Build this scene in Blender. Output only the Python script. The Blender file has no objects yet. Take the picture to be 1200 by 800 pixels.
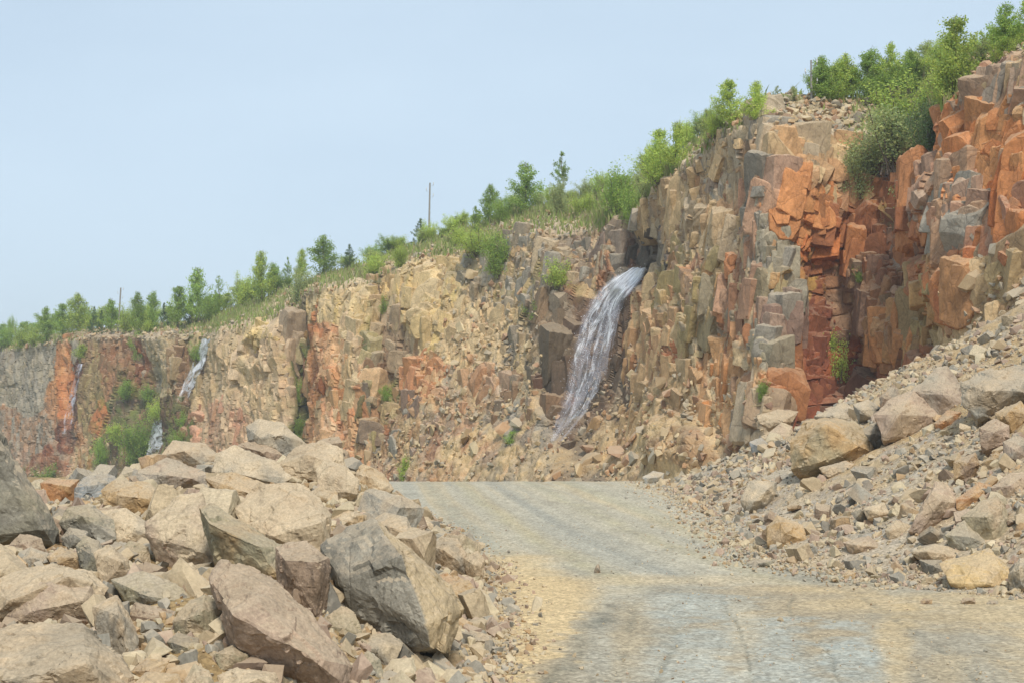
import bpy, bmesh, math, random
import numpy as np
from mathutils import Vector, Matrix
random.seed(7); RNG = np.random.default_rng(7)
C = bpy.context.scene.collection
sc = bpy.context.scene

# ---------------------------------------------------------------- camera
CAM_Z = 2.2; FOC = 50 / 36 * 1200; PITCH = math.atan(90 / FOC)
cam_data = bpy.data.cameras.new('camera'); cam = bpy.data.objects.new('camera', cam_data); C.objects.link(cam)
cam_data.lens = 50; cam_data.sensor_width = 36; cam_data.clip_start = 0.1; cam_data.clip_end = 5000
cam.location = (0, 0, CAM_Z); cam.rotation_euler = (math.pi / 2 + PITCH, 0, 0)
sc.camera = cam

# ---------------------------------------------------------------- sky, sun, exposure
SUN_EL, SUN_AZ = 50, 172      # azimuth clockwise from +Y: sun high, behind the camera, veiled by thin cloud
world = bpy.data.worlds.new('World'); sc.world = world; world.use_nodes = True
wn = world.node_tree; wn.nodes.clear()
sky = wn.nodes.new('ShaderNodeTexSky'); sky.sky_type = 'NISHITA'; sky.sun_disc = False
sky.sun_elevation = math.radians(SUN_EL); sky.sun_rotation = math.radians(SUN_AZ)
sky.air_density = 1.0; sky.dust_density = 2.0; sky.ozone_density = 1.5; sky.altitude = 100
veil = wn.nodes.new('ShaderNodeMix'); veil.data_type = 'RGBA'; veil.inputs[0].default_value = 0.72
veil.inputs[7].default_value = (6.35, 7.75, 9.0, 1)      # thin high cloud over the whole sky
_tc = wn.nodes.new('ShaderNodeTexCoord'); _mp = wn.nodes.new('ShaderNodeMapping'); _mp.inputs['Scale'].default_value = (1.3, 1.3, 4); _cn = wn.nodes.new('ShaderNodeTexNoise')
_cn.inputs['Scale'].default_value = 1.6; _cn.inputs['Detail'].default_value = 5; _cr = wn.nodes.new('ShaderNodeMapRange'); _cr.inputs[1].default_value = .3; _cr.inputs[2].default_value = .7; _cr.inputs[3].default_value = .66; _cr.inputs[4].default_value = .84
wn.links.new(_tc.outputs['Generated'], _mp.inputs[0]); wn.links.new(_mp.outputs[0], _cn.inputs['Vector']); wn.links.new(_cn.outputs[0], _cr.inputs[0]); wn.links.new(_cr.outputs[0], veil.inputs[0])
bg = wn.nodes.new('ShaderNodeBackground'); bg.inputs[1].default_value = 0.105
wo = wn.nodes.new('ShaderNodeOutputWorld')
wn.links.new(sky.outputs[0], veil.inputs[6]); wn.links.new(veil.outputs[2], bg.inputs[0]); wn.links.new(bg.outputs[0], wo.inputs[0])
sun_data = bpy.data.lights.new('sun', 'SUN'); sun = bpy.data.objects.new('sun', sun_data); C.objects.link(sun)
sun_data.energy = 3.3; sun_data.angle = math.radians(11); sun_data.color = (1, .95, .86)
_e, _a = math.radians(SUN_EL), math.radians(SUN_AZ)
sun_dir = Vector((math.sin(_a) * math.cos(_e), math.cos(_a) * math.cos(_e), math.sin(_e)))
sun.rotation_euler = sun_dir.to_track_quat('Z', 'Y').to_euler(); sun.location = (20, -20, 60)
sc.view_settings.view_transform = 'Standard'; sc.view_settings.look = 'None'
sc.view_settings.gamma = 1; sc.view_settings.use_curve_mapping = False
sc.view_settings.exposure = 0.14
sc.render.engine = 'CYCLES'; sc.cycles.max_bounces = 6; sc.cycles.transparent_max_bounces = 16
sc.cycles.use_denoising = True

# ---------------------------------------------------------------- helpers
CP, SP = math.cos(PITCH), math.sin(PITCH)
def P(px, py, d):
    """point seen at photo pixel (px, py) at forward distance d (metres along +Y); arrays allowed"""
    px, py, d = np.broadcast_arrays(np.asarray(px, float), np.asarray(py, float), np.asarray(d, float))
    u = (px - 600) / FOC; v = (400 - py) / FOC
    y = CP - v * SP; z = SP + v * CP
    return np.stack([u / y * d, d, CAM_Z + z / y * d], -1)
def PIX(p):
    p = np.asarray(p, float); y, z = p[..., 1], p[..., 2] - CAM_Z
    f = y * CP + z * SP; v = (-y * SP + z * CP) / f
    return 600 + p[..., 0] / f * FOC, 400 - v * FOC
def srgb(c):
    c = np.asarray(c, float) / 255.0
    return np.where(c <= .04045, c / 12.92, ((c + .055) / 1.055) ** 2.4)
def _hash(ix, iy, iz, seed):
    h = (ix.astype(np.int64) * 374761393 + iy.astype(np.int64) * 668265263 + iz.astype(np.int64) * 2147483647 // 3 + seed * 1274126177)
    h = (h & 0xffffffff).astype(np.uint32)
    h ^= h >> np.uint32(15); h *= np.uint32(2246822519); h ^= h >> np.uint32(13); h *= np.uint32(3266489917); h ^= h >> np.uint32(16)
    return h.astype(np.float64) / 4294967296.0
def vnoise(p, seed=0):
    p = np.asarray(p, float); f = np.floor(p); t = p - f; t = t * t * (3 - 2 * t); f = f.astype(np.int64)
    r = 0
    for dx in (0, 1):
        for dy in (0, 1):
            for dz in (0, 1):
                w = (t[..., 0] if dx else 1 - t[..., 0]) * (t[..., 1] if dy else 1 - t[..., 1]) * (t[..., 2] if dz else 1 - t[..., 2])
                r = r + w * _hash(f[..., 0] + dx, f[..., 1] + dy, f[..., 2] + dz, seed)
    return r * 2 - 1
def fbm(p, octs=4, seed=0, gain=.5):
    r, a, s = 0, 1, 0
    p = np.asarray(p, float)
    for o in range(octs):
        r = r + a * vnoise(p * 2 ** o + o * 17.3, seed + o); s += a; a *= gain
    return r / s
def worley(p, seed=0, jit=.95):
    """F1, F2, three random numbers of the nearest cell, its feature point"""
    base = np.floor(p).astype(np.int64); n = len(p)
    F1 = np.full(n, 9e9); F2 = np.full(n, 9e9); ic = np.zeros((n, 3), np.int64); fp = np.zeros((n, 3))
    for dx in (-1, 0, 1):
        for dy in (-1, 0, 1):
            for dz in (-1, 0, 1):
                c = base + (dx, dy, dz)
                q = np.stack([c[:, k] + .5 + jit * (_hash(c[:, 0], c[:, 1], c[:, 2], seed + 11 * k + 1) - .5) for k in range(3)], 1)
                d = ((q - p) ** 2).sum(1)
                near = d < F1
                F2 = np.where(near, F1, np.minimum(F2, d)); F1 = np.where(near, d, F1)
                ic[near] = c[near]; fp[near] = q[near]
    R = np.stack([_hash(ic[:, 0], ic[:, 1], ic[:, 2], seed + 101 + 7 * k) for k in range(4)], 1)
    return np.sqrt(F1), np.sqrt(F2), R, fp
def smooth(a, b, x):
    t = np.clip((x - a) / (b - a), 0, 1); return t * t * (3 - 2 * t)
def tag(o, label=None, cat=None, group=None, kind=None):
    if label: o['label'] = label
    if cat: o['category'] = cat
    if group: o['group'] = group
    if kind: o['kind'] = kind
    return o
def mesh_np(name, V, F, col=None, mat=None, uv=None, smooth_shade=False):
    me = bpy.data.meshes.new(name); V = np.asarray(V, np.float32); F = np.asarray(F, np.int32); k = F.shape[1]
    me.vertices.add(len(V)); me.vertices.foreach_set('co', V.ravel())
    me.loops.add(F.size); me.loops.foreach_set('vertex_index', F.ravel())
    me.polygons.add(len(F)); me.polygons.foreach_set('loop_start', np.arange(0, F.size, k, dtype=np.int32))
    me.polygons.foreach_set('use_smooth', np.full(len(F), smooth_shade))
    me.update(calc_edges=True)
    if col is not None: set_col(me, col)
    if uv is not None:
        l = me.uv_layers.new(name='uv'); l.data.foreach_set('uv', np.asarray(uv, np.float32)[F.ravel()].ravel())
    if mat: me.materials.append(mat)
    return me
def set_col(me, col):
    a = me.color_attributes.new('Col', 'FLOAT_COLOR', 'POINT')
    c = np.ones((len(me.vertices), 4), np.float32); c[:, :3] = col
    a.data.foreach_set('color', c.ravel())
def link(name, me, parent=None):
    o = bpy.data.objects.new(name, me); C.objects.link(o)
    if parent: o.parent = parent
    return o
def grid_faces(nr, nc):
    i = np.arange(nr - 1)[:, None] * nc + np.arange(nc - 1)[None, :]
    return np.stack([i, i + 1, i + nc + 1, i + nc], -1).reshape(-1, 4)

def split_long(V, F, L, rounds=6):
    """split every triangle edge longer than L, conforming"""
    for _ in range(rounds):
        E = np.sort(np.concatenate([F[:, [0, 1]], F[:, [1, 2]], F[:, [2, 0]]]), 1)
        U, inv = np.unique(E, axis=0, return_inverse=True); inv = inv.reshape(-1)
        lng = np.linalg.norm(V[U[:, 0]] - V[U[:, 1]], axis=1) > L
        if not lng.any(): break
        mid = np.full(len(U), -1); mid[lng] = len(V) + np.arange(lng.sum())
        V = np.concatenate([V, (V[U[lng, 0]] + V[U[lng, 1]]) / 2])
        n = len(F); M = np.stack([mid[inv[:n]], mid[inv[n:2 * n]], mid[inv[2 * n:]]], 1); out = []
        cnt = (M >= 0).sum(1); out.append(F[cnt == 0])
        f, m = F[cnt == 3], M[cnt == 3]
        out += [np.stack([f[:, 0], m[:, 0], m[:, 2]], 1), np.stack([f[:, 1], m[:, 1], m[:, 0]], 1), np.stack([f[:, 2], m[:, 2], m[:, 1]], 1), m]
        for k in range(3):
            s = (cnt == 1) & (M[:, k] >= 0); f, m = F[s], M[s, k]; a, b, c = f[:, k], f[:, (k + 1) % 3], f[:, (k + 2) % 3]
            out += [np.stack([a, m, c], 1), np.stack([m, b, c], 1)]
            s = (cnt == 2) & (M[:, k] < 0); f = F[s]; a, b, c = f[:, k], f[:, (k + 1) % 3], f[:, (k + 2) % 3]; m1, m2 = M[s, (k + 1) % 3], M[s, (k + 2) % 3]
            out += [np.stack([a, b, m1], 1), np.stack([a, m1, m2], 1), np.stack([m1, c, m2], 1)]
        F = np.concatenate(out)
    return V, F
def relax(V, F, fac, n):
    E = np.unique(np.sort(np.concatenate([F[:, [0, 1]], F[:, [1, 2]], F[:, [2, 0]]]), 1), axis=0)
    for _ in range(n):
        S = np.zeros_like(V); c = np.zeros(len(V))
        np.add.at(S, E[:, 0], V[E[:, 1]]); np.add.at(S, E[:, 1], V[E[:, 0]]); np.add.at(c, E[:, 0], 1); np.add.at(c, E[:, 1], 1)
        V = V * (1 - fac) + fac * S / np.maximum(c, 1)[:, None]
    return V
def vert_normals(V, F):
    fn = np.cross(V[F[:, 1]] - V[F[:, 0]], V[F[:, 2]] - V[F[:, 0]]); Nn = np.zeros_like(V)
    for k in range(3): np.add.at(Nn, F[:, k], fn)
    return Nn / (np.linalg.norm(Nn, axis=1, keepdims=True) + 1e-12)
def hull_tris(pts):
    """convex hull as V, F (triangles, outward)"""
    bm = bmesh.new(); vs = [bm.verts.new([float(c) for c in p]) for p in pts]
    r = bmesh.ops.convex_hull(bm, input=vs)
    bm.verts.index_update(); V = np.array([v.co[:] for v in bm.verts]); F = np.array([[v.index for v in f.verts] for f in bm.faces if len(f.verts) == 3]); bm.free()
    u, inv = np.unique(F, return_inverse=True); V, F = V[u], inv.reshape(F.shape)
    c = V.mean(0); fn = np.cross(V[F[:, 1]] - V[F[:, 0]], V[F[:, 2]] - V[F[:, 0]]); flip = (fn * (V[F[:, 0]] - c)).sum(1) < 0
    F[flip] = F[flip][:, ::-1]
    return V, F

# ---------------------------------------------------------------- materials
def nodes(name):
    m = bpy.data.materials.new(name); m.use_nodes = True; t = m.node_tree
    return m, t, t.nodes['Principled BSDF']
def N(t, kind, **kw):
    n = t.nodes.new(kind)
    for k, v in kw.items(): setattr(n, k, v)
    return n
def rock_material(name, scale=1.0, dust=0.5, bump=0.6, rough=.92, dustcol=(.43, .335, .225), fine=26, contrast=.5, cracks=0.0):
    """stone: its own colour from the Col attribute, mottled, with pale quarry dust settled on upward faces"""
    m, t, b = nodes(name); L = t.links.new
    at = N(t, 'ShaderNodeAttribute', attribute_name='Col'); geo = N(t, 'ShaderNodeNewGeometry')
    n1 = N(t, 'ShaderNodeTexNoise'); n1.inputs['Scale'].default_value = 2.2 * scale; n1.inputs['Detail'].default_value = 7; n1.inputs['Roughness'].default_value = .68
    n2 = N(t, 'ShaderNodeTexNoise'); n2.inputs['Scale'].default_value = fine * scale; n2.inputs['Detail'].default_value = 5; n2.inputs['Roughness'].default_value = .75
    for n in (n1, n2): L(geo.outputs['Position'], n.inputs['Vector'])
    mr = N(t, 'ShaderNodeMapRange'); mr.inputs[1].default_value = .28; mr.inputs[2].default_value = .72; mr.inputs[3].default_value = 1 - contrast * .55; mr.inputs[4].default_value = 1 + contrast * .55
    L(n1.outputs[0], mr.inputs[0])
    mr2 = N(t, 'ShaderNodeMapRange'); mr2.inputs[1].default_value = .3; mr2.inputs[2].default_value = .7; mr2.inputs[3].default_value = 1 - contrast * .5; mr2.inputs[4].default_value = 1 + contrast * .45
    L(n2.outputs[0], mr2.inputs[0])
    mu = N(t, 'ShaderNodeMath', operation='MULTIPLY'); L(mr.outputs[0], mu.inputs[0]); L(mr2.outputs[0], mu.inputs[1])
    vm = N(t, 'ShaderNodeVectorMath', operation='SCALE'); L(at.outputs['Color'], vm.inputs[0]); L(mu.outputs[0], vm.inputs['Scale'])
    crk = None
    if cracks:      # joints and hairline fractures, some filled with dirt
        wn_ = N(t, 'ShaderNodeTexNoise'); wn_.inputs['Scale'].default_value = .9; wn_.inputs['Detail'].default_value = 4; L(geo.outputs['Position'], wn_.inputs['Vector'])
        wv = N(t, 'ShaderNodeVectorMath', operation='MULTIPLY_ADD'); wv.inputs[1].default_value = (.55, .55, .55); L(wn_.outputs['Color'], wv.inputs[0]); L(geo.outputs['Position'], wv.inputs[2])
        for sc_, wd, rot in ((.6, .016, .25), (2.1, .030, -.2)):
            mp = N(t, 'ShaderNodeMapping'); mp.inputs['Scale'].default_value = (1, 1, .55); mp.inputs['Rotation'].default_value = (rot, rot * .6, 0); L(wv.outputs[0], mp.inputs[0])
            vo = N(t, 'ShaderNodeTexVoronoi', feature='DISTANCE_TO_EDGE'); vo.inputs['Scale'].default_value = sc_; L(mp.outputs[0], vo.inputs['Vector'])
            c_ = N(t, 'ShaderNodeMapRange'); c_.inputs[1].default_value = 0; c_.inputs[2].default_value = wd; c_.inputs[3].default_value = 1 - cracks; c_.inputs[4].default_value = 1; L(vo.outputs['Distance'], c_.inputs[0])
            if crk is None: crk = c_.outputs[0]
            else:
                k_ = N(t, 'ShaderNodeMath', operation='MULTIPLY'); L(crk, k_.inputs[0]); L(c_.outputs[0], k_.inputs[1]); crk = k_.outputs[0]
        vm2 = N(t, 'ShaderNodeVectorMath', operation='SCALE'); L(vm.outputs[0], vm2.inputs[0]); L(crk, vm2.inputs['Scale']); vm = vm2
    # dust on faces that look up
    sx = N(t, 'ShaderNodeSeparateXYZ'); L(geo.outputs['Normal'], sx.inputs[0])
    dz = N(t, 'ShaderNodeMapRange'); dz.interpolation_type = 'SMOOTHSTEP'
    dz.inputs[1].default_value = .30; dz.inputs[2].default_value = .85; dz.inputs[3].default_value = 0; dz.inputs[4].default_value = dust
    ad = N(t, 'ShaderNodeMath', operation='MULTIPLY_ADD'); ad.inputs[1].default_value = .55; ad.inputs[2].default_value = -.275
    L(n1.outputs[0], ad.inputs[0]); a2 = N(t, 'ShaderNodeMath', operation='ADD'); L(sx.outputs[2], a2.inputs[0]); L(ad.outputs[0], a2.inputs[1])
    L(a2.outputs[0], dz.inputs[0])
    mx = N(t, 'ShaderNodeMix', data_type='RGBA'); L(dz.outputs[0], mx.inputs[0]); L(vm.outputs[0], mx.inputs[6])
    dc = N(t, 'ShaderNodeVectorMath', operation='SCALE'); dc.inputs[0].default_value = dustcol; L(mr2.outputs[0], dc.inputs['Scale'])
    L(dc.outputs[0], mx.inputs[7]); L(mx.outputs[2], b.inputs['Base Color'])
    b.inputs['Roughness'].default_value = rough; b.inputs['Specular IOR Level'].default_value = .25
    bp = N(t, 'ShaderNodeBump'); bp.inputs['Strength'].default_value = bump; bp.inputs['Distance'].default_value = .05 / scale
    hs = N(t, 'ShaderNodeMath', operation='MULTIPLY_ADD'); hs.inputs[1].default_value = .35; L(n2.outputs[0], hs.inputs[0]); L(n1.outputs[0], hs.inputs[2])
    hh = hs.outputs[0]
    if crk is not None:
        k_ = N(t, 'ShaderNodeMath', operation='MULTIPLY_ADD'); k_.inputs[1].default_value = .9; L(crk, k_.inputs[0]); L(hh, k_.inputs[2]); hh = k_.outputs[0]
    L(hh, bp.inputs['Height']); L(bp.outputs[0], b.inputs['Normal'])
    return m
M_CLIFF = rock_material('cliff_stone', .55, .34, .5, contrast=.5, fine=18, cracks=.22)
M_ROCK = rock_material('boulder_stone', 1.0, .55, .6, contrast=.6, fine=34, cracks=.22)
M_RUBBLE = rock_material('rubble_stone', 1.2, .50, .3, contrast=.35)
# ---------------------------------------------------------------- terrain heights
def ip(x, xs, ys): return np.interp(x, xs, ys)
def zroad(y): return ip(y, [-60, 0, 12, 19, 25, 30, 35, 38, 41, 44, 50, 60, 80, 110, 160, 260, 2000], [0, 0, 0, 0, .02, .08, .18, .24, .27, .24, 0, -.8, -1.6, -3.2, -5.2, -6.5, -6.5])
def left_foot(y): return ip(y, [-40, 0, 9, 12, 14.7, 21.6, 28, 37, 46, 60], [-2.8, -1.9, -.8, -.35, -.2, -.4, -1.35, -3.1, -4.4, -9])
def right_foot(y): return ip(y, [-40, 0, 10, 17, 18.3, 21.5, 30, 42, 50, 60, 90], [14, 11, 9, 6.8, 5.6, 4.0, 4.2, 4.3, 6.3, 9, 20])
def zbase(x, y):
    """height without gravel detail"""
    s = np.clip((left_foot(y) - x), 0, None)
    prof = ip(y, [-40, 0, 6, 9.5, 11, 14, 17, 21, 26, 28, 33, 40, 50], [.3, .35, .35, .38, .45, .72, .9, 1.05, 1.35, 1.45, 1.1, .4, 0])
    g = ip(y, [14, 22], [0, 1]); side = ip(x, [-14, -8.6, -7, -4.9, 0], [.2, .42, .68, 1, 1])
    prof = prof * (1 - g + g * side)
    w = 1.3 + prof
    zl = prof * smooth(0, 1, s / w)
    dx = np.clip(x - right_foot(y), 0, None)
    zr = np.minimum(.56 * dx * dx / (dx + 1.7), 7.5)
    return zroad(y) + zl + zr
def gz(x, y):
    x, y = np.asarray(x, float), np.asarray(y, float)
    z = zbase(x, y)
    q = np.stack([x, y, 0 * x], -1)
    off = smooth(0, 1.5, x - right_foot(y)) + smooth(0, 1.0, left_foot(y) - x)
    z = z + fbm(q * .5, 3, 5) * (.03 + .22 * np.clip(off, 0, 1)) + fbm(q * 3.1, 3, 9) * (.012 + .06 * np.clip(off, 0, 1))
    return z
def hit_ground(px, py, lo=4.0, hi=75.0):
    """forward distance at which the ray through a photo pixel meets the terrain"""
    d = np.linspace(lo, hi, 700); p = P(px, py, d); below = p[:, 2] < zbase(p[:, 0], p[:, 1])
    return float(d[int(np.argmax(below))]) if below.any() else hi

# ---------------------------------------------------------------- ground sheet (gravel and sand) and the road
R_LINES = [(455, 568), (560, 600), (690, 640), (800, 690)]      # left edge of the far carriageway
def patch(px, py, cx, cy, rx, ry, soft=.35, w=0):
    r = np.sqrt(((px - cx) / rx) ** 2 + ((py - cy) / ry) ** 2) + w
    return 1 - smooth(1 - soft, 1 + soft, r)
def build_ground():
    us = np.concatenate([np.linspace(-4, -1.2, 14), np.linspace(-1.1, -.4, 40), np.linspace(-.39, .39, 860), np.linspace(.4, 1.1, 40), np.linspace(1.2, 4, 14)])
    ds = [10.6]
    while ds[-1] < 62: ds.append(ds[-1] + .0009 * ds[-1] ** 1.55 * 1.15)
    ds = np.concatenate([[-60, -40, -25, -15, -8, -3, 0, 2, 3.5, 5, 6, 7, 8, 8.8, 9.4, 10, 10.3], ds, [64, 67, 71, 76, 82, 90, 100, 115, 135, 160, 190, 230, 300, 420, 600, 900]])
    U, D = np.meshgrid(us, ds); X = U * np.maximum(D, 9); Y = D
    Z = gz(X, Y); pts = np.stack([X, Y, Z], -1)
    safe = pts.copy(); safe[..., 1] = np.maximum(safe[..., 1], 4); px, py = PIX(safe)
    q = np.stack([X, Y, 0 * X], -1)
    w1 = fbm(q * .9, 4, 21); w2 = fbm(q * 3.0, 4, 31); w3 = fbm(q * 9.0, 3, 41)
    stretch = fbm(np.stack([X * .9, Y * .22, 0 * X], -1), 4, 51)
    grey = srgb((168, 158, 138)); green = srgb((185, 176, 155)); sand = srgb((212, 186, 142)); blue = srgb((158, 160, 152)); dark = srgb((112, 112, 100)); dusty = srgb((176, 155, 122))
    col = np.broadcast_to(green, pts.shape).copy()
    def mixc(c, m):
        nonlocal col
        m = np.clip(m, 0, 1)[..., None]; col = col * (1 - m) + np.asarray(c) * m
    # lengthwise streaks of the far carriageway: distance across it, from its centre line
    cl = np.array([(590, 566), (625, 585), (690, 620), (760, 650), (850, 682), (960, 720), (1080, 790), (1200, 900)])
    cw = np.array([P(a, b, hit_ground(a, b + .01, 6, 60)) for a, b in cl])
    lat = X - np.interp(Y, cw[::-1, 1], cw[::-1, 0])
    far = smooth(17.5, 20, Y)
    st = fbm(np.stack([lat * 2.4, Y * .05, 0 * lat], -1), 4, 61)
    mixc(sand * .9, smooth(.0, .5, st) * .45 * far); mixc(blue * .9, smooth(.05, .45, -st) * .35 * far)
    for l0, wd, c, a in ((-.35, .24, srgb((138, 138, 130)), .45), (.75, .25, srgb((178, 166, 130)), .5), (-1.35, .25, srgb((176, 166, 132)), .6), (1.9, .35, srgb((180, 172, 140)), .5), (-2.3, .3, srgb((150, 152, 138)), .5)):
        mixc(c, np.exp(-((lat - l0 + .15 * w1) / wd) ** 2) * a * far * (0.75 + .5 * w2))
    for l0, wd, c, a in ((-1.05, .07, .82, .5), (-.62, .05, 1.12, .5), (.18, .06, .84, .5), (.5, .06, 1.1, .45), (1.15, .07, .86, .45), (1.55, .06, 1.1, .4), (-1.7, .07, .86, .4)):
        mixc(col * c, np.exp(-((lat - l0 + .10 * w1) / wd) ** 2) * a * 1.6 * far * np.clip(.7 + 1.2 * w2, 0, 1))
    Z += -.02 * far * np.exp(-((lat + .35) / .25) ** 2) - .02 * far * np.exp(-((lat - 1.3) / .25) ** 2)
    # sand apron along the left pile
    mixc(sand, patch(px, py, 600, 735, 95, 85, .25, .22 * w1 + .12 * w2) * .95)
    mixc(sand, patch(px, py, 590, 688, 90, 22, .5, .35 * w1) * .75)
    mixc(sand, patch(px, py, 760, 679, 150, 6, .6, .35 * w1) * .4)
    mixc(sand * .95, patch(px, py, 560, 800, 90, 110, .4, .2 * w1) * .7)
    # foreground carriageway
    fine_w = fbm(q * 6, 3, 43)
    edge = np.interp(py, [680, 686, 694, 704, 720, 745, 775, 800, 900], [860, 790, 735, 706, 690, 676, 655, 628, 545])
    road_m = smooth(-12, 12, px - edge + 34 * w2 + 30 * w1 + 22 * fine_w) * smooth(682, 691, py + 9 * w1 + 7 * w2 + 3 * fine_w)
    mixc(grey, road_m * .8)
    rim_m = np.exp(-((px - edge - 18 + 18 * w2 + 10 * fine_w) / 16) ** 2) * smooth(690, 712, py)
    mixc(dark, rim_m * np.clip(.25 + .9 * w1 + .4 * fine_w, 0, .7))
    mixc(dusty, smooth(-.1, .5, stretch + .3 * w2) * road_m * .55)
    wet = np.zeros_like(px)
    for (cx, cy, rx, ry, a) in ((835, 713, 60, 16, .75), (880, 742, 70, 30, .8), (815, 782, 48, 30, .65), (905, 788, 66, 28, .75), (1000, 768, 48, 24, .95), (985, 732, 34, 6, .8), (1018, 792, 40, 14, .7), (775, 701, 44, 6, .4), (700, 760, 12, 26, .2)):
        wet = np.maximum(wet, patch(px, py, cx, cy, rx, ry, .4, .9 * w2 + .5 * stretch + .4 * fine_w) * a)
    mixc(srgb((180, 182, 172)), wet * (.8 + .5 * w3))
    for (cx, cy, rx, ry, a) in ((1050, 762, 18, 44, .6), (1000, 705, 70, 9, .5), (870, 745, 18, 40, .3), (1190, 718, 110, 20, .6), (1120, 702, 130, 8, .4), (1240, 762, 70, 40, .5), (960, 690, 70, 6, .5), (1110, 780, 26, 20, .35), (740, 740, 20, 36, .3)):
        mixc(sand * .95, patch(px, py, cx, cy, rx, ry, .6, .8 * w1 + .5 * w2 + .3 * fine_w) * a)
    mixc(srgb((140, 135, 120)), np.exp(-((py - 677 - 5 * w1) / 5) ** 2) * smooth(880, 940, px) * .45 * (1 + w2))
    for pts_l, wd, a_ in ((((838, 690), (866, 735), (884, 800)), 2.0, .5), (((925, 715), (968, 760), (985, 800)), 2.4, .45), (((1010, 700), (1075, 740), (1150, 800)), 5, .3), (((745, 700), (735, 750), (720, 800)), 6, .25), (((790, 696), (790, 750), (770, 800)), 5, .25)):
        a = np.array(pts_l, float); a = a[np.argsort(a[:, 1])]; xl = np.interp(py, a[:, 1], a[:, 0]) + 5 * w1
        g_ = np.exp(-((px - xl + 4 * w2) / wd) ** 2) * smooth(690, 705, py); mixc(dark, g_ * np.clip(a_ * .6 + .8 * w2 + .4 * w1, 0, .4)); Z -= .012 * g_
    # tyre tread: chains of faint chevrons along the wheel tracks
    tr = np.sin(Y * 42 + np.abs(np.mod(X * 9, 1) - .5) * 6) * np.exp(-((np.mod(lat * .9 + .1 * w1, 1.0) - .5) / .13) ** 2); Z += .005 * tr * smooth(.0, .3, w1 + .2)
    # slopes: right talus and the ground under the left pile
    sr = smooth(-.3, .6, X - right_foot(Y) + .5 * w1) * smooth(14, 17, Y); sl = smooth(-.1, .5, left_foot(Y) - X + .25 * w2)
    mixc(srgb((190, 174, 150)), sr); mixc(srgb((190, 162, 120)), sr * np.clip(.1 + 1.1 * w1 + smooth(1, 5, X - right_foot(Y)) * .7, 0, 1)); mixc(srgb((150, 145, 138)), sr * np.clip(w2 * 1.2, 0, .6))
    mixc(srgb((160, 135, 96)), sl)
    mixc(srgb((115, 130, 70)), smooth(62, 70, Y) * .6)
    w4 = fbm(q * 24, 2, 47); w5 = fbm(np.stack([X * 2.2, Y * .7, 0 * X], -1), 4, 53)
    speck = smooth(.32, .55, w3); mixc(col * .72, speck * .35); mixc(col * .8, smooth(.1, .5, w5) * .5); mixc(col * 1.12, smooth(.1, .5, -w5) * .6); col = col * (1 + .16 * w4)[..., None]
    col *= (1 + .14 * w2 + .10 * w3)[..., None]
    col *= .84
    nr, nc = X.shape; V = np.stack([X, Y, Z], -1).reshape(-1, 3); F = grid_faces(nr, nc); colr = col.reshape(-1, 3)
    # split the sheet: faces on the carriageway are the road, the rest is ground; both share the seam's vertices
    onroad = ((1 - sr) * (1 - sl) > .5).reshape(-1) & (V[:, 1] < 60)
    fr = onroad[F].all(1)
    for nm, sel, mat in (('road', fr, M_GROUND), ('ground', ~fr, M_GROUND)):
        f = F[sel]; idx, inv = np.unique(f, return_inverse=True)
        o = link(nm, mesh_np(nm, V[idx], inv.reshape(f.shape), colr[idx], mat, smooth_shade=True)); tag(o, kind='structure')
    return None
def gravel_material():
    m, t, b = nodes('gravel'); L = t.links.new
    at = N(t, 'ShaderNodeAttribute', attribute_name='Col'); geo = N(t, 'ShaderNodeNewGeometry')
    n2 = N(t, 'ShaderNodeTexNoise'); n2.inputs['Scale'].default_value = 22; n2.inputs['Detail'].default_value = 6; n2.inputs['Roughness'].default_value = .8
    vo = N(t, 'ShaderNodeTexVoronoi'); vo.inputs['Scale'].default_value = 26
    for n in (n2, vo): L(geo.outputs['Position'], n.inputs['Vector'])
    mr = N(t, 'ShaderNodeMapRange'); mr.inputs[1].default_value = .3; mr.inputs[2].default_value = .7; mr.inputs[3].default_value = .62; mr.inputs[4].default_value = 1.34
    L(n2.outputs[0], mr.inputs[0])
    sx = N(t, 'ShaderNodeSeparateXYZ'); L(vo.outputs['Color'], sx.inputs[0])
    mv = N(t, 'ShaderNodeMapRange'); mv.inputs[3].default_value = .74; mv.inputs[4].default_value = 1.24; L(sx.outputs[0], mv.inputs[0])
    mu = N(t, 'ShaderNodeMath', operation='MULTIPLY'); L(mr.outputs[0], mu.inputs[0]); L(mv.outputs[0], mu.inputs[1])
    vm = N(t, 'ShaderNodeVectorMath', operation='SCALE'); L(at.outputs['Color'], vm.inputs[0]); L(mu.outputs[0], vm.inputs['Scale'])
    L(vm.outputs[0], b.inputs['Base Color']); b.inputs['Roughness'].default_value = .95; b.inputs['Specular IOR Level'].default_value = .2
    bp = N(t, 'ShaderNodeBump'); bp.inputs['Strength'].default_value = .5; bp.inputs['Distance'].default_value = .03
    L(n2.outputs[0], bp.inputs['Height']); L(bp.outputs[0], b.inputs['Normal'])
    return m
M_GROUND = gravel_material()
build_ground()

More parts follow.
